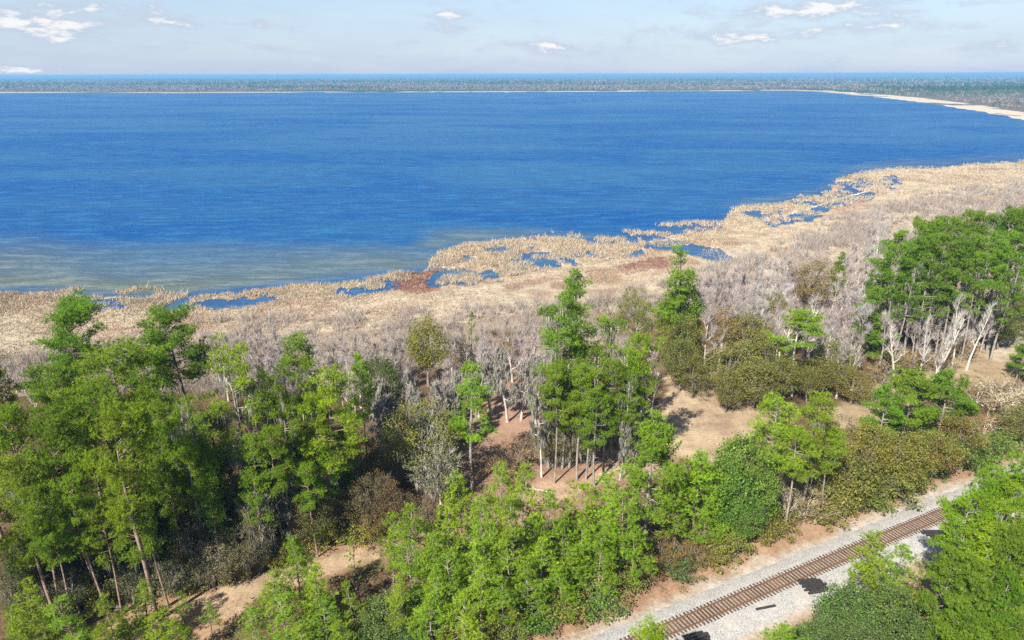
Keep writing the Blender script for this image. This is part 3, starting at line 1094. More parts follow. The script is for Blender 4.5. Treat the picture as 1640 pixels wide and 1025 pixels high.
def plant(kind, u, v, h, wpx, leafc, barkc, label, group, var=None, lean=None):
    """u, v: the pixel of the top; h its height in metres, which puts its foot on the ground"""
    d = ray(u, v)
    t_ = (CAM_H - h) / -d[2]
    x, y = d[0] * t_, d[1] * t_
    s_, td_ = track_st(x, y)
    if -6.2 < td_ < 6.4:                       # keep the line clear
        mv = (6.4 - td_) if td_ > .6 else (-6.2 - td_)
        x, y = x + TN[0] * mv, y + TN[1] * mv
    dep = y * cp + (CAM_H - h * .75) * sp
    P = PROTO[kind]
    p = P[var] if var is not None else P[rt.randrange(len(P))]
    w = wpx * dep / F if wpx else p['w'] * h / p['h']
    sxy, sz = w / p['w'], h / p['h']
    z = float(ground_z(np.array([x]), np.array([y]))[0]) - .08
    nm = NAMES[kind]
    e = bpy.data.objects.new(nm, None)
    COL.objects.link(e)
    e.location = (x, y, z)
    e.rotation_euler = (lean[0] if lean else rt.uniform(-.02, .02), lean[1] if lean else rt.uniform(-.02, .02), rt.uniform(0, 6.28))
    e.scale = (sxy, sxy, sz)
    e.empty_display_size = .5
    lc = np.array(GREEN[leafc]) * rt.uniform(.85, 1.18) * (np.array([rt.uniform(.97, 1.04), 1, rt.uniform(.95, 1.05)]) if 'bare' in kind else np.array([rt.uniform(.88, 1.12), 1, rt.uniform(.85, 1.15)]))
    link('stems' if 'shrub' in kind else 'trunk', p['trunk'], e, BARKS[barkc])
    link('foliage' if 'shrub' in kind else ('twigs' if 'bare' in kind else 'crown'), p['crown'], e, tuple(lc))
    if p['moss']:
        link('hanging_moss', p['moss'], e, tuple(np.array(MOSSC) * rt.uniform(.85, 1.1)))['kind'] = 'stuff'
    e['category'] = 'shrub' if 'shrub' in kind else 'tree'
    PLACED.append((u, v, label, group, e))
    return e


def many(kind, leafc, barkc, label, group, spots):
    for sp_ in spots:
        u, v, h, w = sp_[:4]
        plant(kind, u, v, h, w, leafc, barkc, label, group, var=sp_[4] if len(sp_) > 4 else None)

# ---- the tall stand at the left
plant('flat_pine', 100, 505, 27, 145, 'lush', 'pine', 'tall pine with wide flat-topped crown standing out against the marsh', 'pines of the left stand', 0)
plant('flat_pine', 278, 507, 25, 112, 'lush', 'pine', 'tall pine with loose rounded crown against grey scrub, left', 'pines of the left stand', 1)
many('pine', 'pine', 'pine', 'tall green pine in the dense stand at the left edge', 'pines of the left stand',
     [(-14, 585, 26, 70), (72, 600, 24, 100), (15, 655, 25, 105), (75, 672, 24, 100), (20, 740, 22, 90), (95, 705, 22, 90), (40, 795, 19, 70), (110, 600, 22, 90)])
many('pine', 'bright', 'pine', 'tall bright green pine in the middle of the left stand', 'pines of the left stand',
     [(165, 568, 26, 150, 0), (150, 635, 24, 115, 2), (180, 678, 26, 140, 5), (215, 562, 23, 85), (235, 617, 22, 85), (150, 735, 20, 80), (225, 765, 18, 60), (250, 690, 21, 70), (120, 770, 19, 70)])
many('pine', 'pine', 'pine', 'mid-height green pine filling the gap inside the left stand', 'pines of the left stand',
     [(255, 655, 21, 75), (320, 700, 18, 70), (262, 745, 17, 65), (335, 765, 15, 60), (395, 705, 18, 70), (430, 690, 19, 70), (205, 800, 16, 65), (70, 820, 16, 65), (410, 760, 14, 55), (150, 800, 16, 60)])
plant('moss_pine', 365, 577, 27, 130, 'bright', 'grey', 'broad pine draped with grey moss above a pale bare trunk', 'pines of the left stand', 0)
many('moss_pine', 'pine', 'grey', 'moss-hung pine right of the broad mossy pine', 'pines of the left stand',
     [(290, 643, 24, 95, 1), (415, 603, 24, 75, 1), (445, 625, 23, 75, 2), (455, 650, 20, 60)])
plant('pine', 470, 547, 27, 88, 'pine', 'pine', 'tall pointed pine in front of the pinkish marsh, left of centre', 'pines of the left stand', 4)
many('pine', 'bright', 'pine', 'green pine at the right end of the left stand', 'pines of the left stand',
     [(525, 600, 24, 98, 1), (575, 573, 20, 40, 4), (500, 645, 20, 62), (540, 692, 15, 72), (492, 745, 14, 52), (517, 722, 14, 52), (300, 718, 18, 42)])
plant('oak', 605, 560, 17, 72, 'dark', 'dark', 'dark evergreen oak beside the grey moss-hung trees', 'oaks of the left stand')
many('moss_oak', 'greygreen', 'grey', 'grey-green mossy oak at the foot of the left stand', 'oaks of the left stand',
     [(250, 800, 10, 95), (300, 830, 9, 90), (350, 848, 8, 92), (130, 832, 9, 90), (60, 850, 9, 80), (330, 782, 11, 90), (230, 852, 8, 70), (160, 852, 8, 80), (90, 885, 7, 60), (20, 885, 8, 70), (385, 842, 8, 80), (280, 770, 11, 80)])
plant('moss_bare', 448, 725, 15, 85, 'greygreen', 'white', 'pale leafless tree thick with hanging grey moss in left stand', 'mossy trees of the left stand', 0)
plant('moss_oak', 400, 770, 13, 80, 'greygreen', 'white', 'mossy oak with pale forked trunk at the left stand edge', 'mossy trees of the left stand', 1)
many('oak', 'brown', 'oak', 'brown-leaved small tree between the left stand and the trail', 'brown trees by the trail',
     [(585, 755, 10, 70), (622, 766, 9, 62), (545, 782, 8, 62), (515, 792, 8, 60), (480, 792, 9, 60), (600, 802, 6, 62), (575, 695, 9, 60), (600, 715, 8, 60), (560, 720, 9, 60)])
many('shrub', 'yolive', 'oak', 'yellow-green shrub in the hedge above the bare trail', 'hedge by the trail',
     [(480, 838, 4, 60), (512, 832, 4, 62), (545, 828, 4, 62), (578, 826, 4, 62), (610, 826, 4, 50), (450, 855, 4, 50)])

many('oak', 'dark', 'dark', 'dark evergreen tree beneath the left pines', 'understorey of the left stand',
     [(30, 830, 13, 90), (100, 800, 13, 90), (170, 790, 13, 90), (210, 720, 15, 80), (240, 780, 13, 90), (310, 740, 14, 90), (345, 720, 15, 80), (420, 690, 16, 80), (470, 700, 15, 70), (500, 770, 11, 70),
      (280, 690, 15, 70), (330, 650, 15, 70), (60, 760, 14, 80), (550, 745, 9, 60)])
many('moss_oak', 'brown', 'oak', 'brownish mossy tree in the shade left of the wide olive oak', 'brown trees by the trail', [(600, 745, 9, 70), (640, 785, 7, 70), (680, 795, 6, 70)])

many('moss_oak', 'greygreen', 'grey', 'small grey-green tree at the trail edge of the left stand', 'edge of the left stand', [(15, 925, 6, 70), (60, 915, 6, 70), (110, 915, 6, 70), (200, 900, 6, 70), (270, 890, 6, 70), (320, 880, 6, 70), (410, 850, 6, 60)])
many('shrub', 'olive', 'oak', 'olive bush at the trail edge of the left stand', 'edge of the left stand', [(40, 950, 4, 60), (85, 945, 4, 60), (150, 925, 4, 60), (235, 905, 4, 60), (300, 900, 4, 60), (350, 890, 4, 60), (380, 880, 4, 50), (435, 868, 4, 50)])

# ---- young pines in front
many('young_pine', 'young', 'pine', 'small bright pine at the bottom left corner by the trail', 'young pines at lower left',
     [(225, 935, 8, 52), (165, 955, 9, 60), (40, 930, 10, 65), (100, 958, 9, 62), (275, 992, 6, 60), (290, 948, 5, 28), (330, 965, 5, 32), (60, 985, 6, 52), (15, 972, 7, 52), (245, 985, 5, 60), (195, 992, 5, 50), (120, 1005, 5, 50)])
many('young_pine', 'young', 'grey', 'bright young pine in the bottom group left of centre', 'young pines at bottom',
     [(470, 862, 12, 75, 0), (432, 915, 10, 72), (505, 905, 10, 62), (455, 960, 8, 72), (520, 962, 7, 72), (402, 985, 7, 62), (545, 992, 6, 62), (482, 1002, 6, 62), (560, 930, 8, 42)])
many('sapling_pine', 'pine', 'dark', 'thin dark pine sapling standing alone on the bare trail', 'pine saplings on the trail', [(568, 868, 9, 28, 0), (606, 862, 8, 24, 0)])
many('broadleaf', 'broad', 'oak', 'dark leafy bush at the bottom edge below the trail', 'leafy bushes at the bottom', [(612, 960, 5, 105), (590, 988, 4, 82), (662, 1002, 4, 72)])
many('young_pine', 'young', 'grey', 'bright young pine in the belt between trail and clearing', 'young pines in front',
     [(650, 808, 14, 90), (622, 828, 11, 55), (690, 855, 12, 75), (735, 762, 17, 85, 0), (770, 800, 15, 75), (805, 746, 18, 80, 3), (840, 745, 18, 80, 0), (760, 870, 11, 70), (715, 790, 15, 70), (820, 800, 15, 75)])
many('young_pine', 'young', 'grey', 'low bright pine in the thicket at the bottom centre', 'young pines at bottom centre',
     [(730, 890, 11, 70), (700, 915, 10, 65), (690, 955, 8, 65), (772, 920, 10, 75), (815, 860, 11, 70), (742, 950, 8, 75), (660, 872, 11, 60), (870, 862, 10, 75), (640, 920, 9, 65), (845, 900, 9, 65), (800, 930, 8, 65)])
many('young_pine', 'bright', 'pine', 'full young pine between the pinkish trail and the railway', 'young pines by the railway',
     [(885, 795, 14, 100, 3), (975, 760, 14, 95, 0), (945, 785, 13, 80), (930, 840, 10, 75), (1005, 790, 13, 80), (960, 850, 10, 75), (905, 835, 11, 75), (1015, 845, 9, 65), (920, 890, 7, 60), (895, 910, 7, 60)])
plant('full_pine', 1050, 667, 20, 125, 'young', 'grey', 'tallest bright pine beside the dry clearing, pale trunk showing', 'young pines by the railway')
many('young_pine', 'bright', 'pine', 'round-topped green pine in front of the dry clearing', 'pines before the clearing', [(1125, 725, 14, 98, 0), (1090, 742, 12, 66), (1162, 760, 10, 62), (1085, 802, 8, 52), (1130, 822, 6, 52)])
many('broadleaf', 'shrubg', 'oak', 'dense broad-leaved tree right of the round-topped pines', 'broad-leaved trees by the railway', [(1195, 690, 15, 118), (1180, 725, 13, 82), (1222, 745, 11, 70), (1200, 792, 8, 62)])
many('pine', 'bright', 'grey', 'pine with pale crooked trunk right of the dry clearing', 'pale-trunked pines', [(1250, 642, 19, 84, 1), (1312, 637, 19, 80, 4), (1282, 690, 16, 70), (1338, 692, 14, 52)])
many('shrub', 'olive', 'oak', 'low olive shrub along the bottom of the pine belt', 'shrubs by the railway bank', [(905, 950, 4, 82), (800, 965, 5, 72), (1010, 905, 4, 70), (760, 990, 4, 70), (985, 880, 5, 60)])
many('shrub', 'shrubg', 'oak', 'low green shrub along the bottom of the pine belt', 'shrubs by the railway bank', [(850, 942, 5, 62), (955, 935, 4, 82), (870, 985, 3, 70), (830, 1005, 3, 70)])
plant('shrub', 1092, 893, 3.4, 58, 'broad', 'oak', 'round dark green bush beside the railway gravel', 'shrubs by the railway bank')
many('twiggy_shrub', 'rust', 'oak', 'rust-brown dry bush behind the round dark green bush', 'shrubs by the railway bank', [(1062, 862, 5, 62), (1102, 862, 4, 70), (1130, 865, 4, 60), (1040, 890, 4, 50)])
many('shrub', 'yolive', 'oak', 'yellow-green bush at the edge of the railway gravel', 'shrubs by the railway bank', [(1155, 865, 4, 60), (1180, 850, 4, 60), (1215, 830, 4, 60), (1250, 815, 3.5, 60)])
many('twiggy_shrub', 'tan', 'white', 'tan leafless bush under the pale crooked pines', 'shrubs by the railway bank', [(1270, 770, 7, 60), (1300, 760, 7, 62), (1255, 745, 8, 60), (1315, 790, 5, 60)])
many('shrub', 'olive', 'oak', 'olive bush on the slope above the railway, right', 'bushes on the right slope', [(1340, 770, 6, 82), (1370, 740, 8, 84), (1350, 722, 9, 70), (1430, 742, 7, 92), (1385, 715, 9, 80), (1470, 742, 6, 70), (1330, 800, 4, 60)])
many('oak', 'yolive', 'oak', 'yellow-olive bushy tree on the slope above the railway', 'bushes on the right slope', [(1402, 672, 12, 92), (1452, 690, 10, 112), (1502, 690, 9, 92)])
many('oak', 'rust', 'oak', 'russet bushy tree behind the right end of the railway', 'bushes on the right slope', [(1545, 662, 10, 82), (1520, 705, 8, 72)])
many('shrub', 'shrubg', 'oak', 'bright green bush at the railway verge, right side', 'bushes on the right slope', [(1565, 690, 8, 82), (1602, 700, 6, 72), (1490, 745, 5, 52), (1395, 775, 4, 62), (1420, 790, 3, 62), (1592, 722, 4, 62), (1625, 690, 5, 62), (1532, 748, 3, 32), (1455, 775, 3.5, 60)])
many('lush_pine', 'lush', 'grey', 'lush green tree right of the pale crooked pines', 'lush trees on the right slope', [(1465, 597, 14, 92, 1), (1422, 622, 13, 60, 1), (1522, 600, 14, 82, 1), (1550, 645, 10, 50)])
many('twiggy_shrub', 'tan', 'white', 'tan leafless shrub at the right edge below the sandy patch', 'dry shrubs at the right edge', [(1600, 592, 6, 92), (1572, 612, 5, 72), (1585, 652, 6, 62), (1635, 655, 6, 60), (1545, 618, 5, 50)])
many('twiggy_shrub', 'grey', 'white', 'pale grey leafless bush below the sandy patch', 'dry shrubs at the right edge', [(1620, 620, 6, 82), (1640, 600, 6, 62)])
plant('lush_pine', 1642, 552, 8, 40, 'lush', 'grey', 'dark green tree cut by the right edge beside the sandy patch', 'lush trees on the right slope')

# ---- the tall clump in the middle
plant('tall_pine', 925, 436, 32, 80, 'pine', 'grey', 'tallest pine of the middle clump with narrow tiered crown', 'pines of the middle clump', 0)
plant('moss_pine', 905, 482, 28, 105, 'lush', 'grey', 'broad mossy pine just below the tallest pine of the middle clump', 'pines of the middle clump', 1)
many('moss_pine', 'pine', 'grey', 'moss-hung pine in the middle clump, straight pale trunk', 'pines of the middle clump', [(990, 518, 24, 95, 2), (955, 562, 20, 80, 1), (905, 577, 19, 72, 1), (880, 545, 22, 70, 2), (1005, 600, 18, 62), (945, 600, 18, 70, 0)])
plant('pine', 1032, 545, 23, 66, 'bright', 'grey', 'bright green pine at the right side of the middle clump', 'pines of the middle clump', 3)
many('moss_bare', 'greygreen', 'white', 'pale slender tree draped with moss at the middle clump', 'mossy trees of the middle clump', [(870, 588, 19, 50), (1025, 606, 16, 46), (1000, 640, 14, 40)])
many('pine', 'pine', 'grey', 'slender green pine in the heart of the middle clump', 'pines of the middle clump', [(930, 590, 19, 66), (975, 585, 19, 62), (892, 595, 19, 58), (1012, 575, 19, 58), (958, 630, 16, 56)])
many('moss_oak', 'greygreen', 'grey', 'low mossy oak at the foot of the middle clump', 'mossy oaks of the middle clump', [(915, 650, 11, 80), (880, 660, 10, 60), (945, 670, 9, 70)])
many('twiggy_shrub', 'tan', 'oak', 'tan bush on the pine straw left of the middle clump', 'tan bushes on the straw', [(822, 702, 6, 72), (800, 718, 5, 50), (845, 690, 6, 50)])
plant('tall_pine', 752, 592, 20, 76, 'bright', 'grey', 'lone slender pine with long bare trunk left of the pine-straw clearing', 'pines of the middle clump', 1)
plant('sapling_pine', 755, 505, 14, 20, 'lush', 'dark', 'thin dark pine rising from the grey scrub beside the olive oak', 'lone pines in the scrub', 1)
plant('oak', 680, 500, 16, 92, 'yolive', 'oak', 'round yellow-olive oak standing above the grey moss-hung trees', 'olive oaks')
many('moss_bare', 'lilac', 'white', 'grey moss-hung bare tree with pale trunk, left of centre', 'grey mossy trees left of centre',
     [(615, 592, 15, 62), (645, 577, 16, 62), (690, 592, 16, 70), (722, 602, 15, 52), (600, 622, 13, 52), (665, 600, 15, 50), (740, 575, 15, 50), (705, 620, 13, 50), (630, 625, 13, 45)])
many('moss_bare', 'lilac', 'white', 'grey bare tree behind the pine-straw clearing', 'grey trees behind the straw clearing', [(785, 545, 15, 60), (812, 537, 17, 60), (835, 560, 14, 52), (860, 560, 15, 50), (765, 560, 14, 50)])
plant('moss_oak', 665, 648, 14, 160, 'yolive', 'grey', 'wide olive oak with grey limbs beside the long-trunked lone pine', 'olive oaks', 0)
plant('moss_oak', 702, 702, 11, 105, 'greygreen', 'white', 'sprawling pale mossy oak in front of the wide olive oak', 'olive oaks', 1)

# ---- around the dry clearing and behind
plant('tall_pine', 1090, 404, 26, 64, 'pine', 'dark', 'tall loose-crowned pine behind the clearing against the creek', 'trees behind the clearing', 1)
plant('broadleaf', 1095, 448, 19, 82, 'lush', 'dark', 'dense dark green tree under the loose-crowned pine', 'trees behind the clearing')
many('oak', 'olive', 'oak', 'olive oak at the back of the dry clearing', 'oaks around the clearing', [(1100, 502, 14, 78), (1195, 497, 14, 98), (1095, 537, 12, 72), (1175, 547, 12, 92), (1237, 537, 12, 98), (1215, 577, 10, 92), (1257, 572, 10, 82), (1115, 562, 10, 62), (1170, 590, 9, 60)])
plant('oak', 1150, 490, 15, 68, 'rust', 'oak', 'orange-brown oak among the olive oaks behind the clearing', 'oaks around the clearing')
many('oak', 'yolive', 'oak', 'olive-tan tree between the middle clump and the marsh', 'trees behind the clearing', [(1012, 458, 14, 56), (1045, 480, 12, 56), (1070, 500, 12, 50)])
many('twiggy_shrub', 'tan', 'white', 'tan leafless tree at the marsh side of the middle clump', 'trees behind the clearing', [(985, 470, 11, 62), (1025, 500, 10, 60), (1050, 520, 10, 60)])
many('oak', 'olive', 'grey', 'low olive oak with pale branches right of the clearing', 'oaks around the clearing', [(1342, 545, 11, 82), (1328, 575, 8, 92), (1372, 592, 7, 82), (1300, 590, 7, 60)])
plant('pine', 1287, 504, 17, 84, 'bright', 'white', 'round bright green pine with bare trunk right of the clearing', 'pines right of the clearing', 2)
plant('lush_pine', 1407, 470, 15, 88, 'lush', 'dark', 'dense pointed dark green pine right of the round bright pine', 'pines right of the clearing', 0)
many('lush_pine', 'lush', 'dark', 'small dark green pine rising from the bare grey wood', 'small pines in the bare wood', [(1350, 404, 13, 32, 0), (1397, 395, 12, 22, 0), (1396, 432, 12, 24, 0), (1236, 512, 7, 26, 0), (1290, 490, 8, 26, 0), (1375, 520, 9, 30)])
plant('oak', 1306, 414, 14, 88, 'rust', 'oak', 'golden-brown domed oak in the bare grey wood', 'olive oaks')
plant('oak', 1243, 465, 12, 56, 'olive', 'grey', 'grey-olive tree left of the golden domed oak', 'olive oaks')
many('white_bare', 'white', 'white', 'white-limbed bare tree in front of the far right pines', 'white bare trees', [(1452, 503, 15, 66), (1492, 505, 15, 60), (1528, 480, 17, 66, 1), (1552, 470, 17, 56), (1577, 472, 17, 46, 1), (1510, 520, 14, 50)])
plant('white_bare', 1312, 462, 17, 88, 'white', 'white', 'large white-limbed bare tree below the golden domed oak', 'white bare trees', 2)
plant('white_bare', 1157, 520, 12, 45, 'white', 'white', 'small white dead tree among the oaks behind the clearing', 'white bare trees', 2)

# ---- far right stand
many('pine', 'lush', 'grey', 'tall dark green pine in back row of the far right stand', 'pines of the right stand',
     [(1442, 374, 26, 62), (1470, 364, 28, 66), (1500, 364, 28, 66), (1530, 354, 29, 66), (1562, 343, 30, 66), (1590, 349, 29, 62), (1613, 347, 30, 62), (1642, 344, 30, 62)])
many('pine', 'lush', 'grey', 'dark green pine in front row of the far right stand', 'pines of the right stand',
     [(1450, 397, 25, 60), (1485, 387, 26, 66), (1520, 382, 27, 66), (1555, 377, 28, 66), (1590, 382, 27, 66), (1627, 377, 27, 66)])
many('moss_pine', 'lush', 'grey', 'lower pine at the front of the far right stand', 'pines of the right stand', [(1500, 412, 23, 60), (1540, 412, 23, 60), (1577, 417, 23, 60, 0), (1462, 422, 22, 52), (1627, 417, 23, 60)])
plant('young_pine', 1426, 410, 19, 38, 'bright', 'grey', 'narrow bright pine at the left end of the far right stand', 'pines of the right stand', 4)
many('oak', 'olive', 'oak', 'olive oak under the far right pines', 'oaks under the right stand', [(1480, 442, 15, 88), (1562, 452, 14, 62), (1622, 447, 14, 78), (1612, 500, 9, 62)])
plant('young_pine', 1520, 450, 13, 40, 'lush', 'dark', 'green pine growing under the far right stand', 'oaks under the right stand')

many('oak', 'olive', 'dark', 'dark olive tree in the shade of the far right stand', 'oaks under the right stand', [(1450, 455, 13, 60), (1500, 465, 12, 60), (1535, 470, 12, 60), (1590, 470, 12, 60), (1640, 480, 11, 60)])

many('twiggy_shrub', 'tan', 'grey', 'tan leafless shrub among the white-limbed trees', 'dry shrubs under the white trees', [(1440, 560, 6, 70), (1475, 555, 6, 70), (1510, 550, 6, 60), (1545, 535, 6, 60), (1420, 580, 5, 60)])
many('bare', 'grey', 'lilac', 'slim bare tree between the white-limbed trees and the far right pines', 'white bare trees', [(1440, 480, 13, None), (1465, 475, 13, None), (1500, 480, 13, None), (1515, 490, 12, None), (1540, 485, 13, None), (1565, 490, 12, None), (1590, 485, 12, None), (1425, 500, 12, None), (1475, 500, 11, None)])
many('twiggy_shrub', 'tan', 'grey', 'tan twiggy bush in the young pine belt', 'undergrowth bushes of the pine belt', [(640, 870, 5, 60), (690, 905, 5, 60), (720, 940, 5, 60), (785, 890, 5, 60), (830, 900, 5, 60), (860, 915, 5, 60), (905, 880, 5, 60), (940, 900, 4, 60), (1000, 870, 5, 60), (760, 850, 5, 60), (700, 850, 5, 60)])
many('shrub', 'olive', 'oak', 'olive bush under the young pine belt', 'undergrowth bushes of the pine belt', [(660, 940, 5, 60), (800, 915, 5, 60), (880, 920, 5, 70), (920, 920, 4, 60), (780, 965, 4, 60), (720, 985, 4, 60), (640, 985, 4, 60), (560, 960, 5, 70), (500, 985, 4, 60), (1030, 850, 5, 60)])

# ---- near side of the railway
plant('pine', 1035, 998, 15, 80, 'bright', 'pine', 'bright pine crown cut by the bottom edge beside the track', 'trees on the near side', 1)
many('young_pine', 'young', 'grey', 'young pine with pale trunk in front of the track', 'trees on the near side', [(1400, 855, 12, 95, 0), (1452, 880, 10, 85, 3)])
many('broadleaf', 'broad', 'oak', 'wide dull green leafy tree below the larger sleeper pile', 'trees on the near side', [(1362, 945, 8, 112), (1435, 940, 8, 115), (1318, 992, 6, 95), (1385, 1000, 7, 120), (1470, 990, 6, 90)])
plant('young_pine', 1258, 1008, 9, 100, 'bright', 'pine', 'bright green pine top at the bottom edge near the single sleeper', 'trees on the near side', 3)
plant('oak', 1482, 945, 6, 72, 'yolive', 'oak', 'yellow-green bush beside the dirt patch at lower right', 'trees on the near side')
many('pine', 'bright', 'grey', 'large green pine at the right edge shading the track', 'big pines at lower right', [(1597, 755, 21, 76, 1), (1560, 800, 18, 92, 2), (1622, 772, 20, 100), (1645, 745, 22, 100), (1540, 842, 15, 82, 4), (1590, 850, 16, 92)])
many('lush_pine', 'lush', 'grey', 'dark full pine in the lower right corner', 'big pines at lower right', [(1625, 850, 17, 82, 1), (1532, 890, 13, 72, 1), (1577, 910, 14, 100, 1), (1622, 930, 14, 82, 1), (1565, 985, 10, 92, 1), (1615, 990, 10, 82, 1), (1505, 1005, 6, 60, 1)])

many('pine', 'pine', 'grey', 'green pine just beyond the right edge on the near side', 'big pines at lower right', [(1690, 800, 19, 90), (1740, 850, 18, 100), (1700, 900, 15, 90), (1770, 780, 20, 100), (1800, 880, 17, 100)])
many('oak', 'olive', 'oak', 'olive tree just beyond the right edge behind the railway', 'bushes on the right slope', [(1690, 660, 8, 90), (1740, 640, 9, 90), (1700, 610, 9, 90), (1770, 600, 9, 90)])
many('pine', 'lush', 'grey', 'tall pine just beyond the right edge of the far right stand', 'pines of the right stand', [(1680, 350, 28, 66), (1710, 360, 28, 66), (1700, 400, 24, 66)])
many('pine', 'pine', 'pine', 'tall pine just beyond the left edge of the left stand', 'pines of the left stand', [(-70, 620, 24, 100), (-60, 720, 22, 100), (-120, 680, 23, 100), (-90, 800, 20, 90), (-160, 600, 24, 100)])

# ---- the bare wood between the trees and the marsh
def spread_in(poly, n, seed, mind):
    r = random.Random(seed)
    us, vs = [p[0] for p in poly], [p[1] for p in poly]
    res = []
    tries = 0
    while len(res) < n and tries < n * 60:
        tries += 1
        u, v = r.uniform(min(us), max(us)), r.uniform(min(vs), max(vs))
        if inside(np.array([u]), np.array([v]), poly)[0] and all((u - a) ** 2 + ((v - b) * 2.0) ** 2 > mind ** 2 for a, b in res):
            res.append((u, v))
    return res


for poly, n, seed, mind, h0, h1, cols, word in [
    ([(1115, 425), (1190, 412), (1215, 425), (1215, 500), (1120, 500)], 36, 1, 13, 10, 15, ('lilac', 'lilac', 'grey'), 'bare grey tree between creek and clearing oaks'),
    ([(1215, 410), (1290, 400), (1270, 430), (1275, 500), (1250, 515), (1215, 500)], 28, 2, 12, 10, 15, ('lilac', 'grey', 'white'), 'bare grey tree left of the golden domed oak'),
    ([(1340, 420), (1400, 350), (1425, 335), (1425, 400), (1420, 470), (1360, 500), (1345, 470)], 32, 3, 12, 10, 14, ('lilac', 'grey', 'white'), 'bare grey tree between golden oak and right pines'),
    ([(1290, 500), (1380, 470), (1380, 560), (1320, 560)], 18, 4, 13, 9, 12, ('grey', 'lilac', 'lilac'), 'bare grey tree behind the dense pointed dark pine'),
    ([(330, 530), (440, 520), (455, 560), (410, 585), (340, 570)], 28, 5, 12, 7, 11, ('lilac', 'grey'), 'bare grey tree left of the tall pointed pine'),
    ([(490, 535), (640, 515), (640, 560), (590, 585), (500, 580)], 34, 6, 12, 7, 12, ('lilac', 'grey'), 'bare grey tree left of the round olive oak'),
    ([(715, 520), (870, 500), (880, 560), (800, 560), (720, 580)], 30, 7, 12, 7, 12, ('lilac', 'lilac', 'tan'), 'bare pinkish-grey tree right of the round olive oak'),
    ([(0, 580), (60, 570), (210, 520), (240, 560), (200, 575), (40, 620)], 14, 8, 14, 4, 7, ('grey', 'lilac'), 'bare grey bush behind the left stand'),
    ([(950, 520), (1060, 480), (1090, 560), (1060, 590), (980, 560)], 12, 9, 14, 7, 11, ('lilac', 'tan'), 'bare grey tree behind the middle clump'),
]:
    r = random.Random(seed + 50)
    for u, v in spread_in(poly, n, seed, mind):
        h = r.uniform(h0, h1)
        plant('bare', u, v, h, None, r.choice(cols), r.choice(('lilac', 'white', 'white')), word, 'bare trees of the lakeside wood')

# ---- dead branches lying at the wood's edge
DEAD = []
for i in range(3):
    r_ = np.random.default_rng(600 + i)
    a_ = Acc()
    def limb(p, d, L, r, lv):
        m_ = p + d * L * .5 + r_.normal(0, .08, 3) * L
        q_ = p + d * L
        a_.tube([p, m_, q_], [r, r * .7, r * .3], 5)
        if lv < 2:
            for _ in range(4):
                f_ = r_.uniform(.3, .95)
                dd = d + r_.normal(0, .6, 3)
                dd[2] = abs(dd[2]) * .5
                limb(p + d * L * f_, unit(dd), L * .4, r * .45, lv + 1)
    limb(np.array([0, 0, .12]), np.array([1, 0, .06]), 4.0, .09, 0)
    DEAD.append(a_.mesh('dead_branch', MAT_BARK, True))
for i, (u, v) in enumerate([(330, 925), (420, 885), (245, 965), (150, 985), (600, 862), (1010, 735), (960, 760), (885, 790), (1200, 705), (1330, 640), (1400, 640), (820, 730), (1165, 610)]):
    x, y = ground(u, v)
    e = link('dead_branch', DEAD[i % 3], None, (.42, .39, .35))
    e.location = (x, y, float(ground_z(np.array([x]), np.array([y]))[0]) - .03)
    e.rotation_euler = (0, 0, rt.uniform(0, 6.28))
    e['category'] = 'branch'
    PLACED.append((u, v, 'pale fallen dead branch on bare ground at the wood edge', 'fallen branches', e))

# ---- labels: where several share a description, say which one counted from the left
ORD = ['first', 'second', 'third', 'fourth', 'fifth', 'sixth', 'seventh', 'eighth', 'ninth', 'tenth', 'eleventh', 'twelfth']
by = {}
for rec in PLACED:
    by.setdefault(rec[2], []).append(rec)
ROWS = {1: [''], 2: [' back row', ' front row'], 3: [' back row', ' middle row', ' front row'], 4: [' rearmost row', ' second row', ' third row', ' front row']}
for lab, recs in by.items():
    recs.sort(key=lambda q: q[1])
    nr = min(4, max(1, math.ceil(len(recs) / 12)))
    size = math.ceil(len(recs) / nr)
    for r_ in range(nr):
        row = sorted(recs[r_ * size:(r_ + 1) * size], key=lambda q: q[0])
        for i, q in enumerate(row):
            q[4]['group'] = q[3]
            pos_ = '' if len(recs) == 1 else (' leftmost' if i == 0 else (' rightmost' if i == len(row) - 1 else ' ' + ORD[i] + ' from left'))
            q[4]['label'] = lab + (',' + ROWS[nr][r_] if nr > 1 else '') + (',' + pos_ if pos_ else '')

# ------------------------------------------------------------------ marsh, scrub and undergrowth: what nobody could count
rng = np.random.default_rng(909)


def scatter_px(n, u0, u1, v0, v1):
    """places spread over the ground seen between two picture rows, evenly by picture area mixed with ground area"""
    u, v = rng.uniform(u0, u1, n), rng.uniform(v0, v1, n)
    d = FWD[None] + (u[:, None] - IW / 2) / F * RIGHT - (v[:, None] - IH / 2) / F * UP
    t_ = CAM_H / -d[:, 2]
    return d[:, 0] * t_, d[:, 1] * t_, u, v


def clump_blades(acc, x, y, z, hgt, wid, nb, col, spread):
    n = len(x)
    bx = np.repeat(np.stack([x, y, z], 1), nb, 0)
    bx[:, :2] += rng.normal(0, 1, (n * nb, 2)) * np.repeat(spread, nb)[:, None]
    h = np.repeat(hgt, nb) * rng.uniform(.55, 1.2, n * nb)
    vec = np.stack([rng.normal(0, .42, n * nb) * h, rng.normal(0, .42, n * nb) * h, h], 1)
    c = np.repeat(col, nb, 0) * rng.uniform(.7, 1.25, (n * nb, 1))
    acc.blades(bx, vec, np.repeat(wid, nb), c, rng=rng)


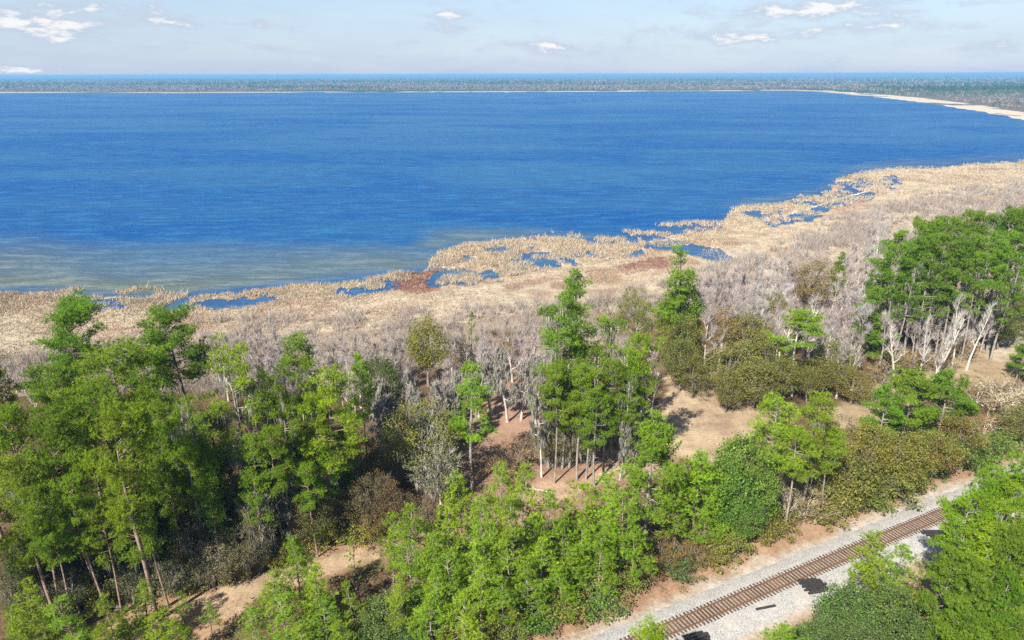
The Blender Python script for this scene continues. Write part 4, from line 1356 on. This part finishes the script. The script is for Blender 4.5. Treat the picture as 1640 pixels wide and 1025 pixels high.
# reeds and dry grass of the marsh
x, y, u, v = scatter_px(215000, -160, 1840, 250, 600)
shore = np.interp(u, *zip(*NEAR_SHORE))
fe = np.interp(u, [-300, 0, 300, 600, 760, 900, 1100, 1250, 1420, 1640, 2000], [640, 640, 630, 600, 590, 560, 540, 520, 490, 470, 460])
lm = land_mask(x, y)
patch = fbm(x / 11, y / 11, 71)
ok = (v > shore - 2) & (v < fe - 5) & (lm | (patch > .56))
dist = np.hypot(x, y)
ok &= rng.random(len(x)) < np.where(v > shore + 70, .55, 1.0)
x, y, u, v, patch, dist, sh_ = x[ok], y[ok], u[ok], v[ok], patch[ok], dist[ok], shore[ok]
near_shore = np.clip(1 - (v - sh_) / 45.0, 0, 1)
z = np.where(land_mask(x, y), ground_z(x, y), LAKE_Z + .05)
n1 = fbm(x / 16, y / 16, 72)
col = np.array([.385, .315, .22])[None] * np.ones((len(x), 1))
k = np.clip((n1 - .5) * 6, 0, 1)[:, None] * (1 - near_shore[:, None] * .8)
col = col * (1 - k) + np.array([.30, .205, .15]) * k
k = (np.clip((v - sh_ - 55) / 40, 0, 1) * .75)[:, None]
col = col * (1 - k) + np.array([.30, .24, .20]) * k
col = col * (.72 + .56 * fbm(x / 5, y / 5, 74))[:, None] * (.85 + .3 * fbm(x / 24, y / 14, 75))[:, None]
rp = inside(u, v, [(632, 437), (700, 431), (705, 462), (670, 470), (625, 462)]) | inside(u, v, [(985, 425), (1060, 408), (1075, 425), (1000, 440)])
col[rp] = np.array([.21, .11, .08])
hgt = (.4 + .6 * near_shore) * (.6 + .9 * patch)
acc = Acc()
clump_blades(acc, x, y, z - .05, hgt, (.05 + .0006 * dist), 4, col, .30 + 0 * x)
tag(link('marsh_reeds', acc.mesh('marsh_reeds', MAT_TINT)), kind='stuff', label='tan dry reeds and grass of the lakeside marsh', cat='reeds')

# reeds standing in the water off the shore
acc = Acc()
for poly, n, th in [([(850, 382), (880, 369), (960, 372), (1060, 356), (1140, 349), (1165, 352), (1150, 364), (1060, 384), (1010, 394), (940, 390)], 4200, .585),
                    ([(690, 452), (690, 412), (740, 388), (870, 376), (960, 384), (1030, 392), (1000, 412), (890, 425), (800, 445), (740, 455)], 8000, .51),
                    ([(1160, 352), (1170, 330), (1240, 325), (1340, 290), (1430, 285), (1420, 310), (1300, 345), (1220, 362)], 5000, .53),
                    ([(40, 472), (60, 456), (120, 455), (150, 470), (220, 458), (300, 458), (300, 478), (150, 490)], 2400, .58),
                    ([(580, 470), (600, 437), (650, 430), (660, 460)], 700, .56)]:
    us, vs = [p[0] for p in poly], [p[1] for p in poly]
    x, y, u, v = scatter_px(n * 2, min(us), max(us), min(vs), max(vs))
    ok = inside(u, v, poly) & (fbm(x / 6.0, y / 9.0, 81) > th)
    x, y = x[ok], y[ok]
    lm = land_mask(x, y)
    z = np.where(lm, ground_z(x, y), LAKE_Z + .05)
    c = np.array([.41, .335, .24]) * rng.uniform(.8, 1.2, (len(x), 1))
    clump_blades(acc, x, y, z, rng.uniform(.7, 1.7, len(x)), (.06 + .0006 * np.hypot(x, y)), 4, c, .4 + 0 * x)
tag(link('water_reeds', acc.mesh('water_reeds', MAT_TINT)), kind='stuff', label='pale reeds standing in shallow water off the marsh', cat='reeds')

# the leafless scrub that runs along the marsh
acc = Acc()
for poly, n, h0, h1, hb in [([(180, 545), (330, 510), (640, 500), (900, 480), (900, 590), (700, 640), (300, 640), (60, 640), (-40, 600)], 1500, 1.6, 4.2, 1.0),
                            ([(1090, 440), (1200, 410), (1300, 380), (1420, 330), (1640, 300), (1700, 300), (1700, 350), (1440, 400), (1440, 560), (1380, 590), (1260, 540), (1110, 540)], 2600, 1.5, 4.5, 1.0),
                            ([(1230, 400), (1330, 345), (1480, 310), (1700, 275), (1700, 330), (1440, 345), (1380, 400)], 1500, 1.2, 3.0, 1.1),
                            ([(940, 480), (1090, 440), (1110, 560), (980, 590)], 350, 2, 4.5, 1.0)]:
    us, vs = [p[0] for p in poly], [p[1] for p in poly]
    x, y, u, v = scatter_px(n * 3, min(us), max(us), min(vs), max(vs))
    ok = inside(u, v, poly) & (fbm(x / 9, y / 9, 91) > .40)
    x, y = x[ok][:n], y[ok][:n]
    z = ground_z(x, y)
    dist = np.hypot(x, y)
    tone = fbm(x / 20, y / 20, 92)[:, None]
    c = np.array([.27, .225, .19]) * (1 - tone) + np.array([.37, .325, .285]) * tone
    c = c * rng.uniform(.85, 1.15, (len(x), 1))
    h = rng.uniform(h0, h1, len(x))
    clump_blades(acc, x, y, z, h, .035 + .00035 * dist, 20, c, .45 + 0 * x)
tag(link('leafless_scrub', acc.mesh('leafless_scrub', MAT_TINT)), kind='stuff', label='grey leafless scrub between the marsh and the trees', cat='scrub')

# undergrowth under the trees and tufts on the open ground
acc = Acc()
xs, ys, cs, ss_ = [], [], [], []
x, y, u, v = scatter_px(12000, -250, 1900, 560, 1100)
s_, td_ = track_st(x, y)
openp = np.zeros(len(x), bool)
for poly in ([(1060, 590), (1160, 585), (1250, 655), (1225, 700), (1175, 750), (1085, 755), (1040, 715)], [(770, 590), (835, 570), (870, 640), (875, 740), (800, 745), (755, 700)],
             [(820, 820), (850, 770), (900, 735), (1065, 695), (1085, 750), (980, 785), (850, 840)],
             [(30, 1070), (230, 945), (430, 875), (640, 842), (850, 800), (865, 840), (740, 875), (520, 930), (400, 965), (330, 1070)],
             [(1300, 660), (1400, 610), (1660, 495), (1660, 600), (1440, 665)], [(1370, 1020), (1410, 840), (1510, 820), (1570, 900), (1540, 990)]):
    openp |= inside(u, v, poly)
keep = (~openp) & ((td_ > 7.0) | (td_ < -7.5)) & (fbm(x / 5, y / 5, 95) > .42)
x, y = x[keep], y[keep]
n = len(x)
z = ground_z(x, y)
pal = np.array([[.06, .085, .03], [.10, .105, .035], [.13, .10, .05], [.05, .075, .025], [.17, .125, .07]])
pc = pal[rng.integers(0, 5, n)]
per = 14
hh = rng.uniform(.3, 1.5, n)
cen = np.repeat(np.stack([x, y, z], 1), per, 0)
off = rng.normal(0, 1, (n * per, 3)) * [.42, .42, 0]
cen = cen + off
cen[:, 2] += np.repeat(hh, per) * rng.uniform(.1, 1, n * per)
acc.leaves(cen, rng.uniform(.08, .2, n * per), np.repeat(pc, per, 0) * rng.uniform(.6, 1.4, (n * per, 1)), rng)
tag(link('undergrowth', acc.mesh('undergrowth', MAT_TINT)), kind='stuff', label='low green and brown undergrowth beneath the trees', cat='undergrowth')

acc = Acc()
x, y, u, v = scatter_px(32000, -250, 1900, 560, 1100)
s_, td_ = track_st(x, y)
keep = ((td_ > 3.6) | (td_ < -5.2)) & (fbm(x / 4, y / 4, 97) > .46)
x, y = x[keep], y[keep]
z = ground_z(x, y)
tone = fbm(x / 6, y / 6, 98)[:, None]
c = np.array([.22, .145, .09]) * (1 - tone) + np.array([.38, .30, .19]) * tone
clump_blades(acc, x, y, z - .02, rng.uniform(.12, .4, len(x)), .05 + 0 * x, 4, c, .16 + 0 * x)
tag(link('dry_grass', acc.mesh('dry_grass', MAT_TINT)), kind='stuff', label='short tan grass tufts on the open ground', cat='grass')

# ------------------------------------------------------------------ the wooded far shore
def far_trees(name, n, v0, v1, per, size, label):
    acc = Acc()
    u = rng.uniform(-80, 1720, n)
    v = v0 + (v1 - v0) * rng.random(n) ** 1.15
    fs = np.interp(u, *zip(*FAR_SHORE))
    d = FWD[None] + (u[:, None] - IW / 2) / F * RIGHT - (v[:, None] - IH / 2) / F * UP
    t_ = CAM_H / -np.minimum(d[:, 2], -.0008)
    x, y = d[:, 0] * t_, d[:, 1] * t_
    margin = np.interp(u, [0, 1270, 1400, 1640], [1.0, 1.2, 5, 12]) * (.5 + fbm(u / 9, v / 40, 58))
    ok = (v < fs - margin)
    x, y, u, v = x[ok], y[ok], u[ok], v[ok]
    dist = np.hypot(x, y)
    g1 = fbm(x / 900, y / 330, 52) + .25 * (fbm(x / 60, y / 60, 53) - .5)
    kind_g = g1 > .52
    shore_band = (fs[ok] - v) < np.interp(u, [0, 1270, 1640], [4, 7, 22])
    kind_g &= ~(shore_band & (rng.random(len(x)) < .8))
    h = (rng.uniform(7, 13, len(x)) + np.where(kind_g, 4, 0)) * (.55 + .9 * fbm(x / 130, y / 130, 54))
    w = rng.uniform(4.5, 8, len(x)) * (1 + np.clip((dist - 2500) / 3000, 0, 1.5))
    cg = np.array([.03, .07, .02]) * rng.uniform(.6, 1.4, (len(x), 1))
    cb_ = np.array([.21, .185, .175]) * rng.uniform(.7, 1.25, (len(x), 1))
    c = np.where(kind_g[:, None], cg, cb_)
    m_ = len(x) * per
    o = rng.normal(size=(m_, 3))
    o /= np.linalg.norm(o, axis=1)[:, None]
    o *= (rng.random(m_) ** .4)[:, None]
    o[:, 2] = np.where(o[:, 2] < -.6, -.6, o[:, 2])
    hw = np.repeat(np.stack([w * .5, w * .5, h * .42], 1), per, 0)
    cen = np.repeat(np.stack([x, y, -.4 + h * .56], 1), per, 0) + o * hw
    acc.leaves(cen, np.repeat(size * w / 6.0, per) * rng.uniform(.6, 1.3, m_), np.repeat(c, per, 0) * rng.uniform(.85, 1.15, (m_, 1)), rng)
    tag(link(name, acc.mesh(name, MAT_FAR)), kind='stuff', label=label, cat='forest')


far_trees('far_forest', 8500, 126, 188, 30, 1.0, 'bare and green wood along the far lake shore')
far_trees('distant_forest', 11000, 119.6, 147, 14, 1.7, 'hazy blue distant forest beyond the lake')
# small pale houses among the trees beyond the lake

# ------------------------------------------------------------------ the air
x0, x1, y0, y1, z0, z1 = -42000, 42000, -31000 + 30000, 42000, -4, 63
hz = Acc()
vv = [(a, b, c) for a in (x0, x1) for b in (y0, y1) for c in (z0, z1)]
hz.add(vv, [(0, 1, 3), (0, 3, 2), (4, 6, 7), (4, 7, 5), (0, 4, 5), (0, 5, 1), (2, 3, 7), (2, 7, 6), (0, 2, 6), (0, 6, 4), (1, 5, 7), (1, 7, 3)], .5)
m, t, out = new_mat('haze')
pvn = t.nodes.new('ShaderNodeVolumePrincipled')
pvn.inputs['Color'].default_value = (.20, .45, .74, 1)
pvn.inputs['Density'].default_value = 0.00012
pvn.inputs['Anisotropy'].default_value = 0.0
t.links.new(pvn.outputs[0], out.inputs['Volume'])
tag(link('haze', hz.mesh('haze', m)), kind='stuff')
